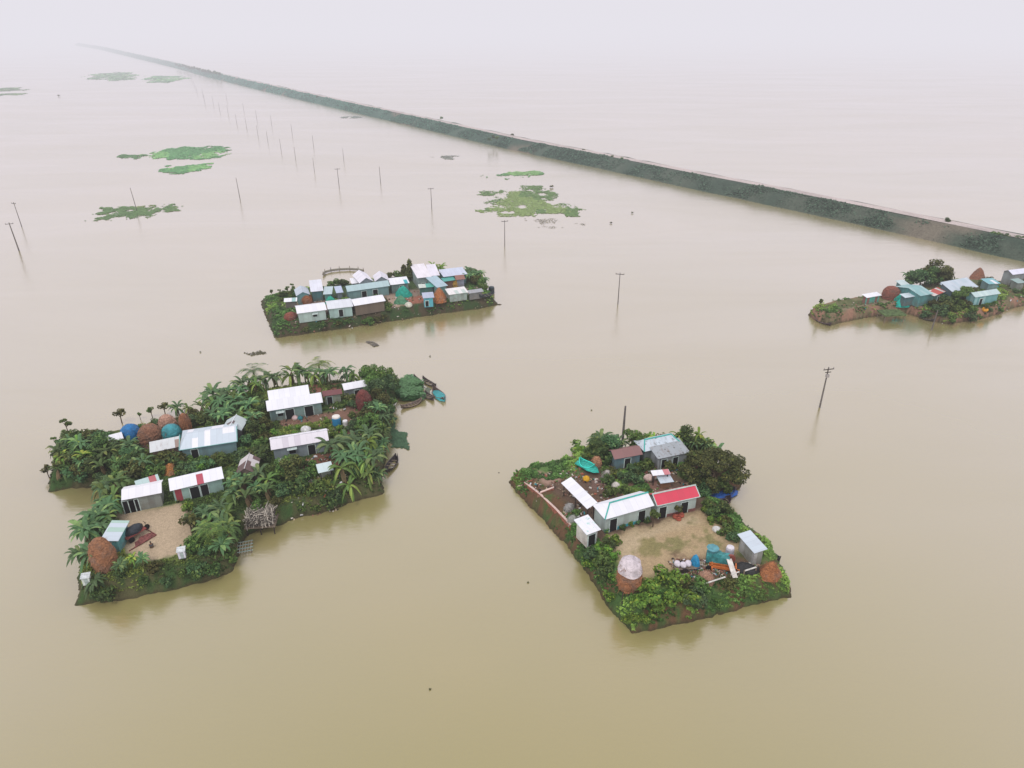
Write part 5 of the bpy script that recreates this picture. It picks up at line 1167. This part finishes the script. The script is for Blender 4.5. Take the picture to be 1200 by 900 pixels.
# ------------------------------------------------------------------ ground cover
allR = [(598,550),(690,530),(700,545),(655,566),(600,562)]
tag(cover('R', [allR, [(660,630),(712,636),(735,690),(765,700),(900,676),(922,685),(920,700),(740,740),(690,680)], [(690,520),(850,515),(850,545),(700,560)], [(822,596),(860,600),(895,650),(860,625)], [(700,555),(750,550),(770,580),(720,590)]], 60000, .20, MDG, 'ground_creepers', 5, .32, bt=.43, bz=.35, excl=[[(608,575),(655,560),(715,585),(680,615),(665,612)],[(700,622),(770,608),(822,598),(855,612),(860,640),(893,660),(893,672),(820,684),(745,688),(735,660),(706,640)]]), kind='stuff')
tag(cover('L', [[(60,500),(240,480),(340,440),(460,445),(450,590),(280,630),(272,665),(90,708),(95,650),(130,600),(136,570),(60,575)]], 80000, .21, MDG, 'ground_creepers', 6, .30, bt=.40, bz=.25, excl=[[(136,600),(222,588),(230,600),(224,640),(205,652),(172,660),(146,650)],[(325,490),(400,478),(422,470),(425,520),(408,513),(400,492),(330,500)],[(335,543),(400,528),(410,538),(395,550),(342,560)]]), kind='stuff')
tag(cover('T', [[(306,345),(350,340),(350,390),(320,396)], [(545,325),(585,345),(580,352),(550,345)]], 26000, .28, MDG, 'ground_creepers', 7, .3), kind='stuff')
tag(cover('Q', [[(1060,340),(1180,335),(1180,362),(1080,378)], [(950,360),(980,355),(985,368),(955,372)]], 20000, .28, MDG, 'ground_creepers', 8, .3), kind='stuff')
def litter(key, polys, n, seed):
    r = np.random.default_rng(seed); ps = []; pal = np.array([(.55,.5,.45),(.25,.13,.09),(.06,.05,.04),(.4,.32,.22),(.10,.16,.05),(.65,.65,.66),(.05,.25,.28),(.30,.10,.06),(.18,.13,.09)])
    pw = np.array([.12,.2,.18,.17,.14,.07,.03,.04,.05])
    for pl in polys:
        q = [G(a, b, ISL[key]['zt']) for a, b in pl]; xs = [p.x for p in q]; ys = [p.y for p in q]
        X = r.uniform(min(xs), max(xs), n); Y = r.uniform(min(ys), max(ys), n); ok = (sdist(X, Y, q) > 0) & (fbm(X*.7, Y*.7, seed) > .47)
        ps.append(np.stack([X[ok], Y[ok]], 1))
    P2 = np.concatenate(ps); m = len(P2); Z, _ = surf(key, P2[:, 0], P2[:, 1]); p = np.stack([P2[:, 0], P2[:, 1], Z+.05], 1)
    s = r.uniform(.04, .15, m); a = r.uniform(0, 6.28, m); ax = np.stack([np.cos(a), np.sin(a), r.normal(size=m)*.3], 1)*s[:, None]*1.5; bx = np.stack([-np.sin(a), np.cos(a), r.normal(size=m)*.3], 1)*s[:, None]*.7; hz2 = np.array([0, 0, 1])*s[:, None]
    V = np.stack([p-ax-bx, p+ax-bx, p+ax+bx, p-ax+bx, p-ax*.8-bx*.8+hz2, p+ax*.8-bx*.8+hz2, p+ax*.8+bx*.8+hz2, p-ax*.8+bx*.8+hz2], 1).reshape(-1, 3)
    F = (np.arange(m)[:, None, None]*8+np.array([(4,5,6,7),(0,1,5,4),(1,2,6,5),(2,3,7,6),(3,0,4,7)])[None]).reshape(-1, 4)
    C = np.repeat(pal[r.choice(len(pal), m, p=pw)]*r.uniform(.6, 1.3, m)[:, None], 5, 0)
    o = bpy.data.objects.new('yard_litter', np_mesh('yard_litter', V, F, vcol_mat('litter', scale=4), fcol=C)); link(o); tag(o, kind='stuff')
litter('R', [[(610,562),(660,548),(715,545),(755,560),(780,575),(700,600),(672,612),(640,585)], [(745,548),(830,545),(845,575),(790,580)], [(780,655),(893,660),(880,672),(800,680)]], 1500, 3)
litter('L', [[(325,490),(425,470),(425,520),(330,502)], [(330,540),(410,528),(420,560),(330,575)], [(120,510),(210,500),(210,530),(130,530)], [(290,560),(400,560),(400,580),(300,600)]], 700, 4)
litter('T', [[(320,352),(580,335),(580,352),(460,368),(350,385)]], 2600, 5)
litter('Q', [[(985,355),(1250,335),(1250,350),(1090,372),(985,372)]], 1800, 6)
print('plants', NPL[0], 'objects', len(bpy.data.objects))
